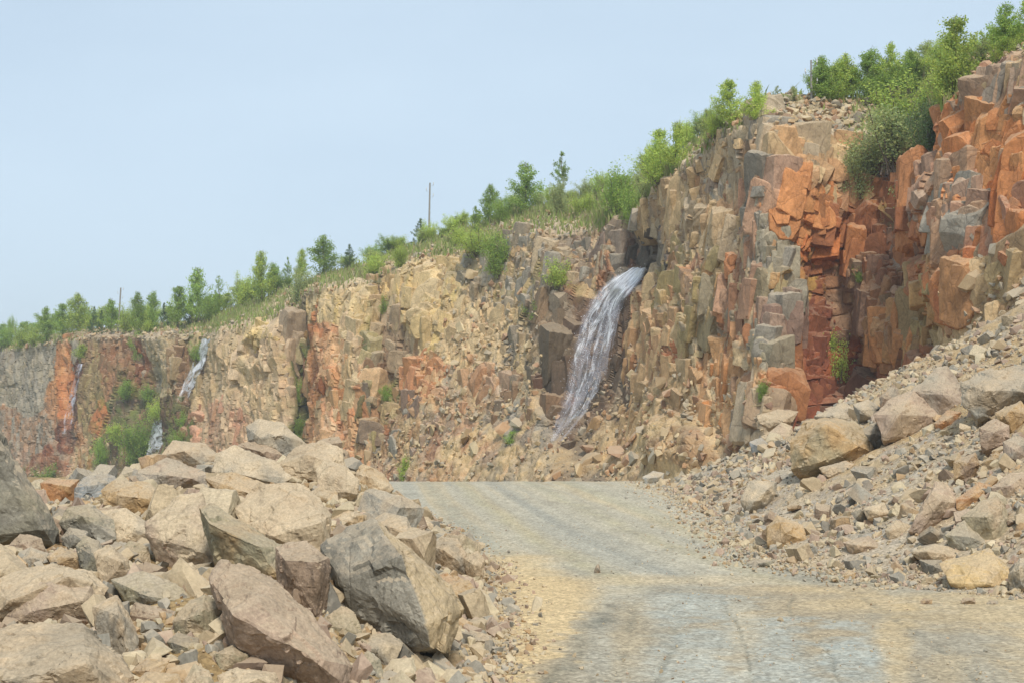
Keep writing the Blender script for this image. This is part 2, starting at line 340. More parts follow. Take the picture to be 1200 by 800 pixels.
# ---------------------------------------------------------------- the quarry cliff
# columns: photo x; foot (row y, distance), top of the talus, rim, skyline of the slope above
PROF = np.array([
 # px    yb   db    yt   dt    yr   dr    ys   ds
 [-160, 585, 196,  560, 198,  428, 203,  412, 225],
 [   0, 585, 165,  555, 167,  412, 171,  400, 190],
 [  60, 585, 152,  550, 154,  403, 158,  393, 176],
 [ 110, 585, 143,  550, 145,  396, 149,  386, 163],
 [ 160, 585, 135,  550, 138,  394, 142,  382, 156],
 [ 190, 585, 130,  548, 132,  396, 134,  380, 150],
 [ 238, 585, 125,  548, 128,  394, 131,  372, 144],
 [ 262, 585, 117,  540, 118,  390, 122,  366, 138],
 [ 300, 585, 112,  540, 113,  384, 117,  354, 134],
 [ 338, 585, 107,  540, 108,  360, 113,  338, 130],
 [ 356, 585, 107,  540, 109,  345, 114,  332, 128],
 [ 375, 585, 101,  540, 102,  340, 107,  325, 124],
 [ 434, 585,  95,  535,  97,  333, 102,  310, 118],
 [ 446, 585,  94,  535,  98,  322, 103,  304, 116],
 [ 490, 585,  89,  530,  92,  312,  99,  290, 114],
 [ 530, 585,  85,  505,  90,  300,  97,  276, 110],
 [ 600, 585,  78,  490,  85,  282,  92,  250, 105],
 [ 640, 585,  74,  500,  80,  272,  87,  242, 102],
 [ 668, 580,  72,  515,  77,  268,  86,  235, 100],
 [ 710, 580,  69,  510,  74,  262,  84,  226,  97],
 [ 742, 578,  66,  500,  72,  256,  82,  218,  93],
 [ 768, 575,  64,  480,  69,  222,  76,  203,  90],
 [ 800, 572,  62,  490,  66,  198,  71,  184,  82],
 [ 850, 570,  59,  505,  62,  158,  66,  142,  76],
 [ 895, 565,  56,  525,  57,  146,  61,  116,  70],
 [ 918, 565,  56,  525,  57,  142,  61,  114,  69],
 [ 940, 560,  57,  520,  58,  150,  62,  113,  69],
 [ 990, 560,  58,  510,  59,  172,  63,  116,  68],
 [1050, 555,  54,  480,  55,  205,  60,  112,  68],
 [1085, 550,  52,  470,  53,  185,  57,   92,  66],
 [1108, 545,  49,  450,  50,  130,  54,   78,  62],
 [1135, 540,  47,  440,  48,  108,  52,   78,  58],
 [1200, 520,  44,  420,  45,   72,  49,   50,  55],
 [1240, 520,  43,  410,  44,   58,  48,   36,  53],
 [1380, 500,  39,  400,  40,   30,  44,    0,  49]], float)
def cliff_pal():
    """regional stone colours, as (photo x, y, rx, ry, sRGB colours)"""
    tan = (188, 160, 120); beige = (196, 172, 132); grey = (142, 136, 124); dgrey = (104, 100, 92); orange = (186, 128, 78); rust = (142, 84, 50)
    red = (112, 50, 30); pink = (196, 166, 132); yel = (198, 170, 112); brown = (132, 102, 74); borange = (190, 112, 60); olive = (150, 132, 88); moss = (98, 106, 52); wet = (70, 60, 50)
    return [
     (20, 440, 60, 50, [grey, (160, 148, 124), grey]), (40, 510, 60, 50, [(165, 132, 105), (166, 122, 88), grey]),
     (62, 470, 18, 40, [(170, 124, 88), orange]), (72, 455, 12, 55, [borange, orange]), (84, 470, 10, 45, [red, wet]), (70, 510, 22, 30, [red, rust, wet]), (50, 545, 30, 30, [rust, (150,110,85)]),
     (108, 470, 18, 60, [brown, olive]), (115, 490, 14, 26, [borange, orange]), (105, 530, 26, 26, [orange, pink, moss]),
     (140, 440, 26, 40, [(140, 104, 70), brown, rust]), (150, 510, 34, 60, [moss, wet, brown]), (190, 430, 20, 42, [grey, beige, (156, 146, 124)]),
     (212, 440, 12, 50, [(100, 64, 44), brown]), (200, 500, 28, 40, [moss, (96, 66, 46), (80, 70, 48)]), (225, 425, 22, 50, [(124, 94, 64), olive]), (236, 425, 7, 26, [wet, (90,70,50)]), (220, 455, 7, 26, [wet, (90,70,50)]), (180, 515, 10, 26, [wet, moss]), (204, 478, 9, 12, [wet, moss]),
     (94, 432, 6, 14, [red, wet]), (88, 452, 6, 16, [red, wet]), (80, 474, 7, 18, [red, wet]), (72, 500, 9, 20, [red, wet, rust]), (56, 528, 12, 20, [red, rust]), (80, 440, 5, 20, [borange]), (74, 462, 5, 16, [borange, orange]), (118, 474, 8, 14, [borange, orange]), (108, 498, 10, 16, [orange, rust]), (94, 520, 12, 16, [orange, brown]), (20, 530, 26, 30, [(176, 138, 112), (160, 146, 128)]), (36, 470, 26, 40, [(166, 156, 138), grey]), (140, 510, 10, 26, [wet, (74, 60, 50)]), (156, 430, 10, 30, [rust, (110, 66, 44)]), (372, 400, 5, 40, [rust, borange]), (412, 440, 16, 70, [pink, beige]), (388, 500, 24, 50, [orange, pink]),
     (285, 440, 64, 90, [pink, beige, (204, 178, 146), tan]), (270, 500, 44, 50, [pink, (190, 140, 112), pink]), (300, 395, 34, 24, [beige, yel]),
     (346, 450, 12, 110, [moss, wet, brown]), (395, 460, 36, 90, [orange, (196, 142, 100), tan, (190,130,90)]), (410, 365, 40, 30, [yel, beige]), (372, 430, 12, 60, [orange, rust]),
     (440, 430, 10, 90, [moss, brown, dgrey]), (465, 400, 24, 60, [(150, 130, 106), (166, 146, 118), brown]), (455, 470, 18, 30, [(150,122,92), olive]),
     (500, 365, 44, 52, [yel, beige, yel]), (500, 445, 34, 40, [orange, (182, 124, 84), tan]), (555, 400, 50, 50, [beige, tan, (190, 165, 125)]),
     (550, 460, 46, 40, [tan, pink, (170, 126, 92), grey]), (500, 510, 60, 46, [(182, 136, 98), tan, grey, rust]), (600, 500, 40, 60, [(128, 122, 112), grey, brown, tan]),
     (580, 530, 40, 30, [dgrey, tan, (182, 136, 98)]), (610, 420, 30, 40, [grey, (120, 108, 90), tan]), (640, 400, 26, 60, [brown, (120, 104, 84), grey]),
     (590, 330, 44, 36, [tan, grey, olive]), (640, 300, 60, 30, [brown, grey, tan]), (690, 300, 44, 40, [brown, (150, 96, 66), grey, tan]),
     (690, 430, 54, 90, [wet, (80, 62, 50), (92, 66, 50)]), (640, 450, 20, 30, [(110, 62, 44), wet]), (735, 310, 30, 26, [wet, dgrey, (110, 60, 40)]), (766, 292, 16, 30, [dgrey, wet, (84, 84, 84)]),
     (770, 400, 40, 50, [(168, 128, 88), tan, rust]), (735, 420, 22, 40, [brown, (164, 124, 84), grey]), (720, 500, 40, 40, [tan, (170, 134, 92), brown]), (780, 500, 50, 60, [beige, tan, tan, brown]),
     (820, 260, 50, 50, [grey, tan, brown]), (810, 350, 44, 70, [tan, grey, olive, (170, 118, 80)]), (856, 230, 40, 50, [(166, 116, 80), grey, tan]), (860, 360, 40, 70, [grey, tan, (176, 118, 78), dgrey]),
     (900, 330, 24, 110, [dgrey, grey, (150, 140, 112)]), (850, 450, 50, 70, [tan, beige, orange, tan]), (880, 500, 40, 50, [tan, grey, (170, 130, 88)]), (800, 530, 44, 30, [brown, (168, 128, 92)]),
     (935, 235, 40, 50, [borange, orange, (200, 130, 78)]), (922, 320, 18, 40, [(180, 140, 74), olive, orange]), (965, 285, 44, 26, [rust, borange]), (945, 340, 30, 50, [(170, 130, 66), rust]),
     (955, 415, 50, 110, [rust, red, red, (146, 72, 36)]), (985, 500, 30, 40, [red, wet]), (1000, 260, 40, 50, [orange, rust, brown]), (1005, 350, 36, 60, [rust, brown, (128, 96, 84)]),
     (1040, 300, 44, 60, [(150, 100, 72), rust, dgrey]), (1030, 400, 36, 50, [brown, orange, (120, 110, 84)]), (1075, 360, 26, 60, [brown, olive, orange]), (1050, 440, 40, 40, [(120, 80, 50), rust, brown]),
     (1150, 170, 60, 60, [borange, orange, (190, 104, 48)]), (1120, 250, 40, 60, [(176, 110, 68), grey, orange]), (1180, 260, 50, 50, [orange, (176, 98, 48), grey]), (1115, 330, 46, 40, [orange, (176, 104, 62), brown]),
     (1160, 340, 50, 50, [brown, tan, olive]), (1170, 400, 60, 40, [tan, beige]), (1150, 110, 60, 26, [(150, 122, 98), grey, (170, 120, 84)]), (1185, 75, 40, 24, [grey, tan, (160, 130, 110)]),
     (920, 140, 90, 34, [beige, grey, tan]), (920, 180, 90, 26, [grey, tan, (170, 128, 92)]), (970, 215, 40, 24, [(190, 128, 82), tan]), (840, 185, 40, 26, [grey, tan]),
    ]
PAL = cliff_pal()
def REGION(Q, Rk):
    """the stone colour of a block centred at Q: the nearest region of the cliff, one of its stones"""
    qx, qy = PIX(Q); best = np.full(len(Q), -9.); col = np.zeros((len(Q), 3))
    nz = fbm(Q * .25, 2, 91) * .25
    for i, (cx, cy, rx, ry, cs) in enumerate(PAL):
        s = -np.sqrt(((qx - cx) / rx) ** 2 + ((qy - cy) / ry) ** 2) + nz * ((i % 3) - 1) + (Rk[:, 2] - .5) * .22
        cc = srgb(np.array(cs)); pick = cc[np.minimum((Rk[:, 3] * len(cs)).astype(int), len(cs) - 1)]
        m = s > best; best[m] = s[m]; col[m] = pick[m]
    f = .13 + .03 * smooth(320, 60, qx)[:, None]
    return col * (1 - f) + srgb((168, 146, 118)) * f
def TALW(px, py):
    return np.clip(patch(px, py, 570, 430, 60, 100, .5) * .75 + patch(px, py, 770, 500, 90, 60, .5) * .8 + patch(px, py, 1170, 370, 70, 50, .5) + patch(px, py, 560, 520, 130, 40, .5) * .8 + patch(px, py, 650, 300, 70, 30, .5) * .4, 0, 1)
def build_cliff():
    pxs = np.arange(-150, 1370, 1.22); n = len(pxs)
    rows_t = np.concatenate([np.linspace(0, 1, 60)[:-1], np.linspace(1, 2, 330)[:-1], np.linspace(2, 3, 90)])
    prof = np.stack([np.interp(pxs, PROF[:, 0], PROF[:, k]) for k in range(1, 9)], 1)
    rimjag = fbm(np.stack([pxs * .045, 0 * pxs, 0 * pxs], -1), 4, 77) * 5
    # lines to 3D key points, then interpolate between them in space
    K = [P(pxs, prof[:, 0], prof[:, 1]), P(pxs, prof[:, 2], prof[:, 3]), P(pxs, prof[:, 4] + rimjag, prof[:, 5]), P(pxs, prof[:, 6], prof[:, 7])]
    K = np.stack(K); T = rows_t; k0 = np.minimum(T.astype(int), 2); f = T - k0
    base = K[k0] * (1 - f)[:, None, None] + K[k0 + 1] * f[:, None, None]        # rows, cols, 3
    # round the break of slope at the rim a little
    for _ in range(10):
        b = base.copy(); b[1:-1] = (base[:-2] + base[2:] + 2 * base[1:-1]) / 4; b[:, 1:-1] = (b[:, :-2] + b[:, 2:] + 2 * b[:, 1:-1]) / 4; base = b
    du = np.gradient(base, axis=1); dv = np.gradient(base, axis=0)
    nrm = np.cross(du, dv); nrm /= np.linalg.norm(nrm, axis=-1, keepdims=True) + 1e-9
    nrm[(nrm[..., 1] > 0.3)] *= -1
    for _ in range(14):
        b = nrm.copy(); b[1:-1] = (nrm[:-2] + nrm[2:] + 2 * nrm[1:-1]) / 4; b[:, 1:-1] = (b[:, :-2] + b[:, 2:] + 2 * b[:, 1:-1]) / 4; nrm = b
    nrm /= np.linalg.norm(nrm, axis=-1, keepdims=True)
    p = base.reshape(-1, 3); nn = nrm.reshape(-1, 3); tt = np.repeat(T, n)
    px, py = PIX(p)
    th = math.radians(-58); tx = np.array([math.cos(th), math.sin(th), 0]) # along the cliff
    ca = p @ np.array([math.cos(math.radians(-32)), -math.sin(math.radians(32)), 0]) if False else p[:, 0] * .53 - p[:, 1] * .85
    cn = p[:, 0] * .85 + p[:, 1] * .53; cz = p[:, 2]
    wob = fbm(p * .22, 3, 3)[:, None] * .9
    q = np.stack([ca + .22 * cz, cn, cz - .10 * ca], -1) + wob * (1, .3, .7)
    face = smooth(.9, 1.15, tt) * (1 - smooth(1.93, 2.04, tt))                   # sheer part
    tal_w = TALW(px, py)
    blocky = face * (1 - .8 * tal_w)
    flat_l = 1 - .45 * smooth(420, 200, px)
    disp = np.zeros(len(p)); crack = np.zeros(len(p))
    def layer(scale, seed, amp, tilt, ckd, ckw, weight, warp=0.0):
        nonlocal disp, crack
        qq = q / np.array(scale)
        if warp: qq = qq + fbm(p * (1.3 / min(scale)), 2, seed + 5)[:, None] * warp
        F1, F2, R, fp = worley(qq, seed); l = (qq - fp)
        t1 = (R[:, 1] - .5) * 2 * tilt; t2 = (R[:, 2] - .42) * 2 * tilt
        e = F2 - F1
        disp += weight * ((R[:, 0] - .5) * 2 * amp + (l[:, 0] * t1 + l[:, 2] * t2) * min(scale[0], 2.5) - ckd * np.exp(-(e / ckw) ** 2))
        crack = np.maximum(crack, weight * np.exp(-(e / ckw) ** 2))
        return R, fp, e
    big = blocky * flat_l
    R1, f1, e1 = layer((4.2, 900, 7.5), 200, .30, .12, .0, .05, big, .05)
    R2, f2, e2 = layer((1.7, 900, 2.9), 300, .12, .22, .0, .06, blocky * flat_l, .05)
    R3, f3, e3 = layer((.72, 900, 1.05), 400, .05, .25, .04, .07, blocky * .9 + .5 * (1 - face), .05)
    rub = np.clip(1 - blocky, 0, 1)
    F1, F2, R4, f4 = worley(p / .62, 500); disp += rub * (.17 * np.clip(.75 - F1, 0, 1) / .75 * (R4[:, 0] * 1.6) + .05)
    F1b, _, R5, _ = worley(p / .27, 600); disp += (rub * .9 + .25) * .06 * (R5[:, 0])* np.clip(1 - F1b, 0, 1)
    disp += fbm(p * .35, 3, 81) * .35 * blocky + fbm(p * .8, 4, 82) * .10
    disp += fbm(p * 5, 3, 83) * .02
    # named hollows and outcrops: (photo x, y, rx, ry, metres outward)
    for cx, cy, rx, ry, a in ((345, 450, 9, 95, -1.6), (440, 430, 5, 90, -1.0), (742, 300, 24, 30, -1.2), (640, 455, 16, 30, -.8), (906, 330, 6, 140, -.9), (962, 410, 44, 105, -1.1), (898, 345, 12, 40, -.7),
                              (1085, 165, 16, 18, -1.6), (1030, 440, 40, 36, -.8), (960, 225, 44, 46, .7), (800, 525, 36, 34, .9), (1120, 250, 36, 40, .7), (1110, 330, 44, 26, .6), (300, 410, 44, 30, .6), (500, 350, 28, 40, .7), (410, 400, 30, 60, .5), (830, 330, 30, 60, .6), (175, 480, 26, 60, -1.0), (215, 440, 10, 60, -.7), (80, 470, 9, 60, -.6), (302, 415, 10, 14, -1.2)):
        disp += a * patch(px, py, cx, cy, rx, ry, .4, .3 * fbm(p * .6, 2, 90))
    disp += -1.7 * patch(px, py, 688, 420, 44, 120, .75, .15 * fbm(p * .6, 2, 90))
    hang = smooth(2.0, 2.1, tt) * (1 - smooth(2.9, 3.0, tt))
    pos = p + nn * disp[:, None]
    # ---- colours: each block takes one of its region's stones
    c2 = REGION(p + (fbm(p * .9, 2, 95)[:, None] * .35), R2); c3 = REGION(p, R3); c1 = REGION(p, R1)
    col = c2 * .45 + c3 * .35 + c1 * .2
    sand = srgb((192, 164, 118))
    m = (tal_w * .8 * smooth(-.25, .25, fbm(p * .8, 3, 96)))[:, None]; col = col * (1 - m) + sand * m
    m = (smooth(1.92, 2.05, tt) * .75)[:, None]; mixr = srgb((165, 150, 128)) * (.8 + .5 * R4[:, 1])[:, None]; col = col * (1 - m) + mixr * m
    # plateau slope above the rim: earth and dead grass
    m = (smooth(2.25, 2.6, tt + .12 * fbm(p * .3, 2, 97)) * .85 * (1 - .7 * patch(px, py, 930, 135, 90, 26, .4)) * (1 - .8 * patch(px, py, 1180, 90, 60, 30, .4)))[:, None]; col = col * (1 - m) + srgb((146, 138, 92)) * m
    # streaks of rust and minerals running down the sheer face
    sk = fbm(np.stack([q[:, 0] * 1.6, q[:, 2] * .12, 0 * cz], -1), 4, 98)
    m = (smooth(.15, .5, sk) * .35 * face)[:, None]; col = col * (1 - m) + col * np.array([.78, .66, .55]) * m
    m = (smooth(.2, .55, -sk) * .25 * face)[:, None]; col = col * (1 - m) + srgb((190, 175, 150)) * m
    # moss and weeds rooted in the joints
    g = np.zeros(len(p))
    for cx, cy, rx, ry, a in ((150, 500, 40, 60, .8), (190, 520, 40, 34, .7), (346, 440, 12, 90, .7), (450, 455, 18, 20, .6), (440, 380, 7, 60, .6), (40, 560, 30, 14, .9), (650, 320, 20, 26, .5), (1060, 400, 16, 40, .4), (880, 480, 18, 30, .5), (560, 330, 40, 30, .4), (230, 400, 24, 20, .6), (520, 300, 60, 16, .5), (1045, 240, 20, 30, .4), (620, 350, 20, 30, .4)):
        g = np.maximum(g, a * patch(px, py, cx, cy, rx, ry, .5))
    g = g * smooth(-.15, .25, fbm(p * 1.1, 3, 99)); col = col * (1 - g[:, None]) + srgb((104, 112, 56)) * g[:, None]
    col *= (1 + .16 * (R3[:, 3] - .5) * 2 + .12 * fbm(p * 2.5, 3, 100))[:, None]
    col *= 1.0
    pos = pos.reshape(len(T), n, 3); col = col.reshape(len(T), n, 3)
    # plateau behind the skyline, falling away gently so that it never shows over it
    rows = []
    for k, (back, drop) in enumerate(((4, -.25), (12, -.6), (40, -2), (150, -6))):
        r = pos[-1].copy(); r += np.array([.85, .53, 0]) * back; r[:, 2] += drop; rows.append(r)
    pos = np.concatenate([pos, np.stack(rows)]); col = np.concatenate([col, np.repeat(col[-1:], 4, 0)])
    V = pos.reshape(-1, 3); F = grid_faces(len(T) + 4, n)
    o = link('cliff', mesh_np('cliff', V, F, col.reshape(-1, 3), M_CLIFF)); tag(o, kind='structure')
    return pos[:len(T)], T, pxs, nrm
CL, CL_T, CL_PX, CL_N = build_cliff()
CL_PIX = np.stack(PIX(CL), -1)
def on_cliff(px, py, rows=None):
    """the displaced cliff point seen nearest to a photo pixel, with its (row, column)"""
    i = int(np.argmin(np.abs(CL_PX - px))); lo, hi = max(0, i - 10), i + 11
    sub = CL_PIX[:, lo:hi]; d = (sub[..., 0] - px) ** 2 + (sub[..., 1] - py) ** 2
    if rows: d[:rows[0]] = 9e9; d[rows[1]:] = 9e9
    r, c = np.unravel_index(np.argmin(d), d.shape)
    return CL[r, lo + c].copy(), (r, lo + c)
# ---------------------------------------------------------------- angular stones: prototypes and merged scatter
def cut(pts, n, d):
    """keep the part of a convex stone on the inner side of a plane (points in, points out)"""
    V, F = hull_tris(pts); h = V @ n - d
    if (h <= 0).all(): return V
    E = np.unique(np.sort(np.concatenate([F[:, [0, 1]], F[:, [1, 2]], F[:, [2, 0]]]), 1), axis=0)
    c = E[(h[E[:, 0]] > 0) != (h[E[:, 1]] > 0)]; t = (h[c[:, 0]] / (h[c[:, 0]] - h[c[:, 1]]))[:, None]
    return np.concatenate([V[h <= 0], V[c[:, 0]] * (1 - t) + V[c[:, 1]] * t])
def proto_stone(rnd, kind):
    g = np.random.default_rng(rnd.randrange(10 ** 6))
    if kind == 'block':
        P_ = np.array([(x, y, z) for x in (-1, 1) for y in (-1, 1) for z in (-1, 1)], float) + g.uniform(-.16, .16, (8, 3))
        cuts, lo, hi = g.integers(3, 7), .95, 1.35
    else:
        P_ = g.normal(size=(g.integers(9, 14), 3)); P_ /= np.linalg.norm(P_, axis=1, keepdims=True); P_ = np.sign(P_) * np.abs(P_) ** .6 * g.uniform(.8, 1, (len(P_), 1))
        cuts, lo, hi = 2, .7, .9
    for _ in range(cuts):
        d = g.normal(size=3)
        if kind == 'block':
            i = g.integers(3); d = np.zeros(3); d[i] = g.choice((-1, 1)); d[(i + 1) % 3] = g.choice((-1, 1)) * g.uniform(.2, 1); d[(i + 2) % 3] = g.uniform(-.6, .6)
        d /= np.linalg.norm(d); q = cut(P_, d, g.uniform(lo, hi))
        if len(q) > 5: P_ = q
    return hull_tris(P_)
def roughen(VF, L, amp, seed, n=1):
    """cut a stone's faces finer and break their planes and edges"""
    V, F = split_long(*VF, L, 4); V = relax(V, F, .35, n); Nn = vert_normals(V, F)
    F1, F2, R, fp = worley(V * 1.5 + seed * 7.1, seed)
    d = amp * (fbm(V * 1.6 + seed, 3, seed) * 1.0 + (R[:, 0] - .5) * .8 + fbm(V * 5, 2, seed + 3) * .35)
    return V + Nn * d[:, None], F
_r = random.Random(5)
BLOCKS = [proto_stone(_r, 'block') for _ in range(30)]
STONES = [proto_stone(_r, 'stone') for _ in range(30)]
BLOCKS_FINE = [roughen(b, .42, .09, i + 1) for i, b in enumerate(BLOCKS)]
STONES_FINE = [roughen(b, .38, .055, i + 31, 0) for i, b in enumerate(STONES)]
BLOCKS_MID = [roughen(b, .8, .08, i + 1, 0) for i, b in enumerate(BLOCKS)]
def rand_rot(n, rng, tilt=None):
    q = rng.normal(size=(n, 4)); q /= np.linalg.norm(q, axis=1, keepdims=True); w, x, y, z = q.T
    return np.stack([1 - 2 * (y * y + z * z), 2 * (x * y - z * w), 2 * (x * z + y * w), 2 * (x * y + z * w), 1 - 2 * (x * x + z * z), 2 * (y * z - x * w), 2 * (x * z - y * w), 2 * (y * z + x * w), 1 - 2 * (x * x + y * y)], 1).reshape(n, 3, 3)
def small_rot(n, rng, a):
    v = rng.normal(size=(n, 3)) * a; th = np.linalg.norm(v, axis=1) + 1e-9; k = v / th[:, None]
    K = np.zeros((n, 3, 3)); K[:, 0, 1] = -k[:, 2]; K[:, 0, 2] = k[:, 1]; K[:, 1, 0] = k[:, 2]; K[:, 1, 2] = -k[:, 0]; K[:, 2, 0] = -k[:, 1]; K[:, 2, 1] = k[:, 0]
    return np.eye(3) + np.sin(th)[:, None, None] * K + (1 - np.cos(th))[:, None, None] * (K @ K)
def scatter(protos, loc, R, S, col, rng):
    """loc (n,3), R (n,3,3), S (n,3), col (n,3) -> merged V, F, C"""
    which = rng.integers(0, len(protos), len(loc)); Vs, Fs, Cs, off = [], [], [], 0
    for k, (V, F) in enumerate(protos):
        i = np.nonzero(which == k)[0]
        if not len(i): continue
        v = np.einsum('nij,nvj->nvi', R[i], V[None] * S[i][:, None, :]) + loc[i][:, None, :]
        Vs.append(v.reshape(-1, 3)); Fs.append((F[None] + (np.arange(len(i)) * len(V))[:, None, None]).reshape(-1, 3) + off)
        c = np.repeat(col[i], len(V), 0) * (1 + rng.uniform(-.07, .07, (len(i) * len(V), 1))); Cs.append(c); off += len(i) * len(V)
    return np.concatenate(Vs), np.concatenate(Fs), np.concatenate(Cs)

# ---------------------------------------------------------------- the jointed blocks of the cliff face
def cliff_blocks():
    rng = np.random.default_rng(3); nr, nc = CL.shape[:2]
    parts = []
    def batch(n, wmed, wsig, wmin, wmax, t0, t1, protr, jit, elong, protos=BLOCKS, skip_tal=True, seed=0):
        rows = np.nonzero((CL_T > t0) & (CL_T < t1))[0]
        r = rng.choice(rows, n); c = rng.integers(5, nc - 5, n)
        p = CL[r, c]; nn = CL_N[r, c]; px, py = PIX(p)
        keep = np.ones(n, bool)
        if skip_tal: keep &= rng.random(n) > TALW(px, py) * .68
        for cx, cy, rx, ry in ((694, 418, 46, 112), (742, 324, 20, 15), (715, 345, 24, 22), (346, 440, 8, 90), (440, 420, 4, 80)):
            keep &= rng.random(n) > patch(px, py, cx, cy, rx, ry, .1) * .9
        if protos is not STONES: keep &= rng.random(n) > .5 * smooth(500, 380, px)
        r, c, p, nn, px, py = [a[keep] for a in (r, c, p, nn, px, py)]; n = len(p)
        w = np.clip(wmed * np.exp(rng.normal(size=n) * wsig), wmin, wmax)
        t = np.cross(nn, [0, 0, 1.0]); t /= np.linalg.norm(t, axis=1, keepdims=True); t *= np.sign(t[:, :1] + 1e-9)
        up = np.array([0, 0, 1.0]) + t * (.16 + .2 * fbm(p * .08, 2, 7)[:, None]) ; out = np.cross(t, up); out /= np.linalg.norm(out, axis=1, keepdims=True)
        out *= np.sign((out * nn).sum(1))[:, None]
        up = np.cross(out, t); up *= np.sign(up[:, 2:3])
        up = up + t * .18; up /= np.linalg.norm(up, axis=1, keepdims=True); t2 = np.cross(up, out); t2 /= np.linalg.norm(t2, axis=1, keepdims=True)
        R = np.stack([t2, out, up], 2); R[:, :, 0] *= np.sign(np.linalg.det(R))[:, None]
        yaw = fbm(p * .16, 2, 17) * .8 + rng.normal(size=n) * jit
        cyw, syw = np.cos(yaw), np.sin(yaw); Z = np.zeros(n); O = np.ones(n)
        Ry = np.stack([cyw, -syw, Z, syw, cyw, Z, Z, Z, O], 1).reshape(n, 3, 3)
        R = R @ Ry @ small_rot(n, rng, jit * .55)
        inrec = patch(px, py, 955, 405, 46, 105, .15) > .3; w = np.where(inrec, np.minimum(w, .9), w); w = np.where(patch(px, py, 955, 330, 75, 170, .1) > .3, np.minimum(w, 1.35), w)
        h = w * rng.uniform(elong[0], elong[1], n) * np.where((px > 690) & (w > .6), 1.08, 1); dp = w * rng.uniform(.6, 1.1, n)
        S = np.stack([w, dp, h], 1) * .5
        loc = p + nn * (-dp * .5 + w * (rng.uniform(protr[0], protr[1], n) - .07 * smooth(500, 380, px)))[:, None]
        col = REGION(loc + rng.normal(size=(n, 3)) * .35, rng.random((n, 4)))
        top = smooth(1.93, 2.05, CL_T[r])[:, None] * .6; col = col * (1 - top) + srgb((172, 156, 132)) * (.8 + .4 * rng.random((n, 1))) * top
        g = rng.random((n, 1)) * .5; smoothc = REGION(p, np.full((n, 4), .5)); col = col * (.3 + g * .6) + smoothc * (.7 - g * .6)
        col *= 1.0 * rng.uniform(.86, 1.16, (n, 1))
        parts.append(scatter(protos, loc, R, S, col, rng))
    batch(1500, 1.7, .28, 1.1, 2.5, 1.06, 1.9, (-.28, -.08), .08, (.8, 1.5), BLOCKS_FINE)
    batch(3300, 1.15, .36, .6, 2.0, .95, 1.98, (-.24, .06), .19, (.6, 1.8), BLOCKS_FINE)
    batch(3600, .55, .38, .25, 1.1, .9, 2.02, (-.12, .16), .26, (.6, 1.6), BLOCKS_MID)
    batch(4200, .25, .35, .12, .5, .7, 2.25, (.0, .3), .8, (.4, .9), STONES, False)
    return parts
def talus_of_cliff():
    rng = np.random.default_rng(8); nr, nc = CL.shape[:2]; parts = []
    # loose stones on the talus, the rim and the bare parts of the slope above
    for n, med, zones in ((6500, .24, 'tal'), (1800, .5, 'tal'), (350, 1.0, 'foot'), (4500, .28, 'rim')):
        if zones in ('tal', 'foot'): r = rng.choice(np.nonzero((CL_T > .05) & (CL_T < 1.9))[0], n)
        else: r = rng.choice(np.nonzero((CL_T > 1.97) & (CL_T < 2.9))[0], n)
        c = rng.integers(5, nc - 5, n); p = CL[r, c]; px, py = PIX(p)
        if zones == 'tal': w = np.maximum(TALW(px, py), smooth(1.12, .9, CL_T[r]))
        elif zones == 'foot': w = smooth(1.1, .8, CL_T[r])
        else:
            w = np.zeros(n)
            for cx, cy, rx, ry, a in ((930, 132, 95, 26, 1), (1170, 92, 60, 40, 1), (130, 392, 50, 12, 1), (470, 300, 80, 22, .8), (600, 285, 60, 24, .9), (655, 262, 40, 20, .8), (330, 352, 40, 20, .6), (215, 386, 34, 14, 1), (60, 403, 50, 10, .9), (300, 378, 40, 14, .8), (360, 346, 40, 18, .9), (420, 330, 50, 14, .8), (845, 180, 40, 30, .7), (780, 215, 30, 20, .5), (40, 402, 60, 8, .8)):
                w = np.maximum(w, a * patch(px, py, cx, cy, rx, ry, .4))
        k = rng.random(n) < w; p, px, py = p[k], px[k], py[k]; m = len(p)
        s = np.clip(med * np.exp(rng.normal(size=m) * .4), .1, 1.6)
        S = np.stack([s, s * rng.uniform(.6, .9, m), s * rng.uniform(.35, .7, m)], 1) * .5
        pal = srgb(np.array([(190, 166, 128), (182, 156, 120), (172, 160, 138), (154, 144, 126), (180, 142, 106), (200, 180, 144), (170, 136, 108)]))
        col = pal[rng.integers(0, 7, m)] * .9 * rng.uniform(.8, 1.15, (m, 1))
        parts.append(scatter(STONES, p + [0, -.05, .08] + CL_N[r[k], c[k]] * .05, rand_rot(m, rng), S, col, rng))
    return parts
_pr = cliff_blocks()
V = np.concatenate([a[0] for a in _pr]); o_ = np.cumsum([0] + [len(a[0]) for a in _pr]); F = np.concatenate([a[1] + o for a, o in zip(_pr, o_)])
tag(link('cliff_blocks', mesh_np('cliff_blocks', V, F, np.concatenate([a[2] for a in _pr]), M_CLIFF)), kind='structure')
_pr = talus_of_cliff()
V = np.concatenate([a[0] for a in _pr]); o_ = np.cumsum([0] + [len(a[0]) for a in _pr]); F = np.concatenate([a[1] + o for a, o in zip(_pr, o_)])
tag(link('scree', mesh_np('scree', V, F, np.concatenate([a[2] for a in _pr]), M_RUBBLE)), label='loose angular stones lying on the ledges, the rim and the foot of the cliff', cat='rubble', kind='stuff')
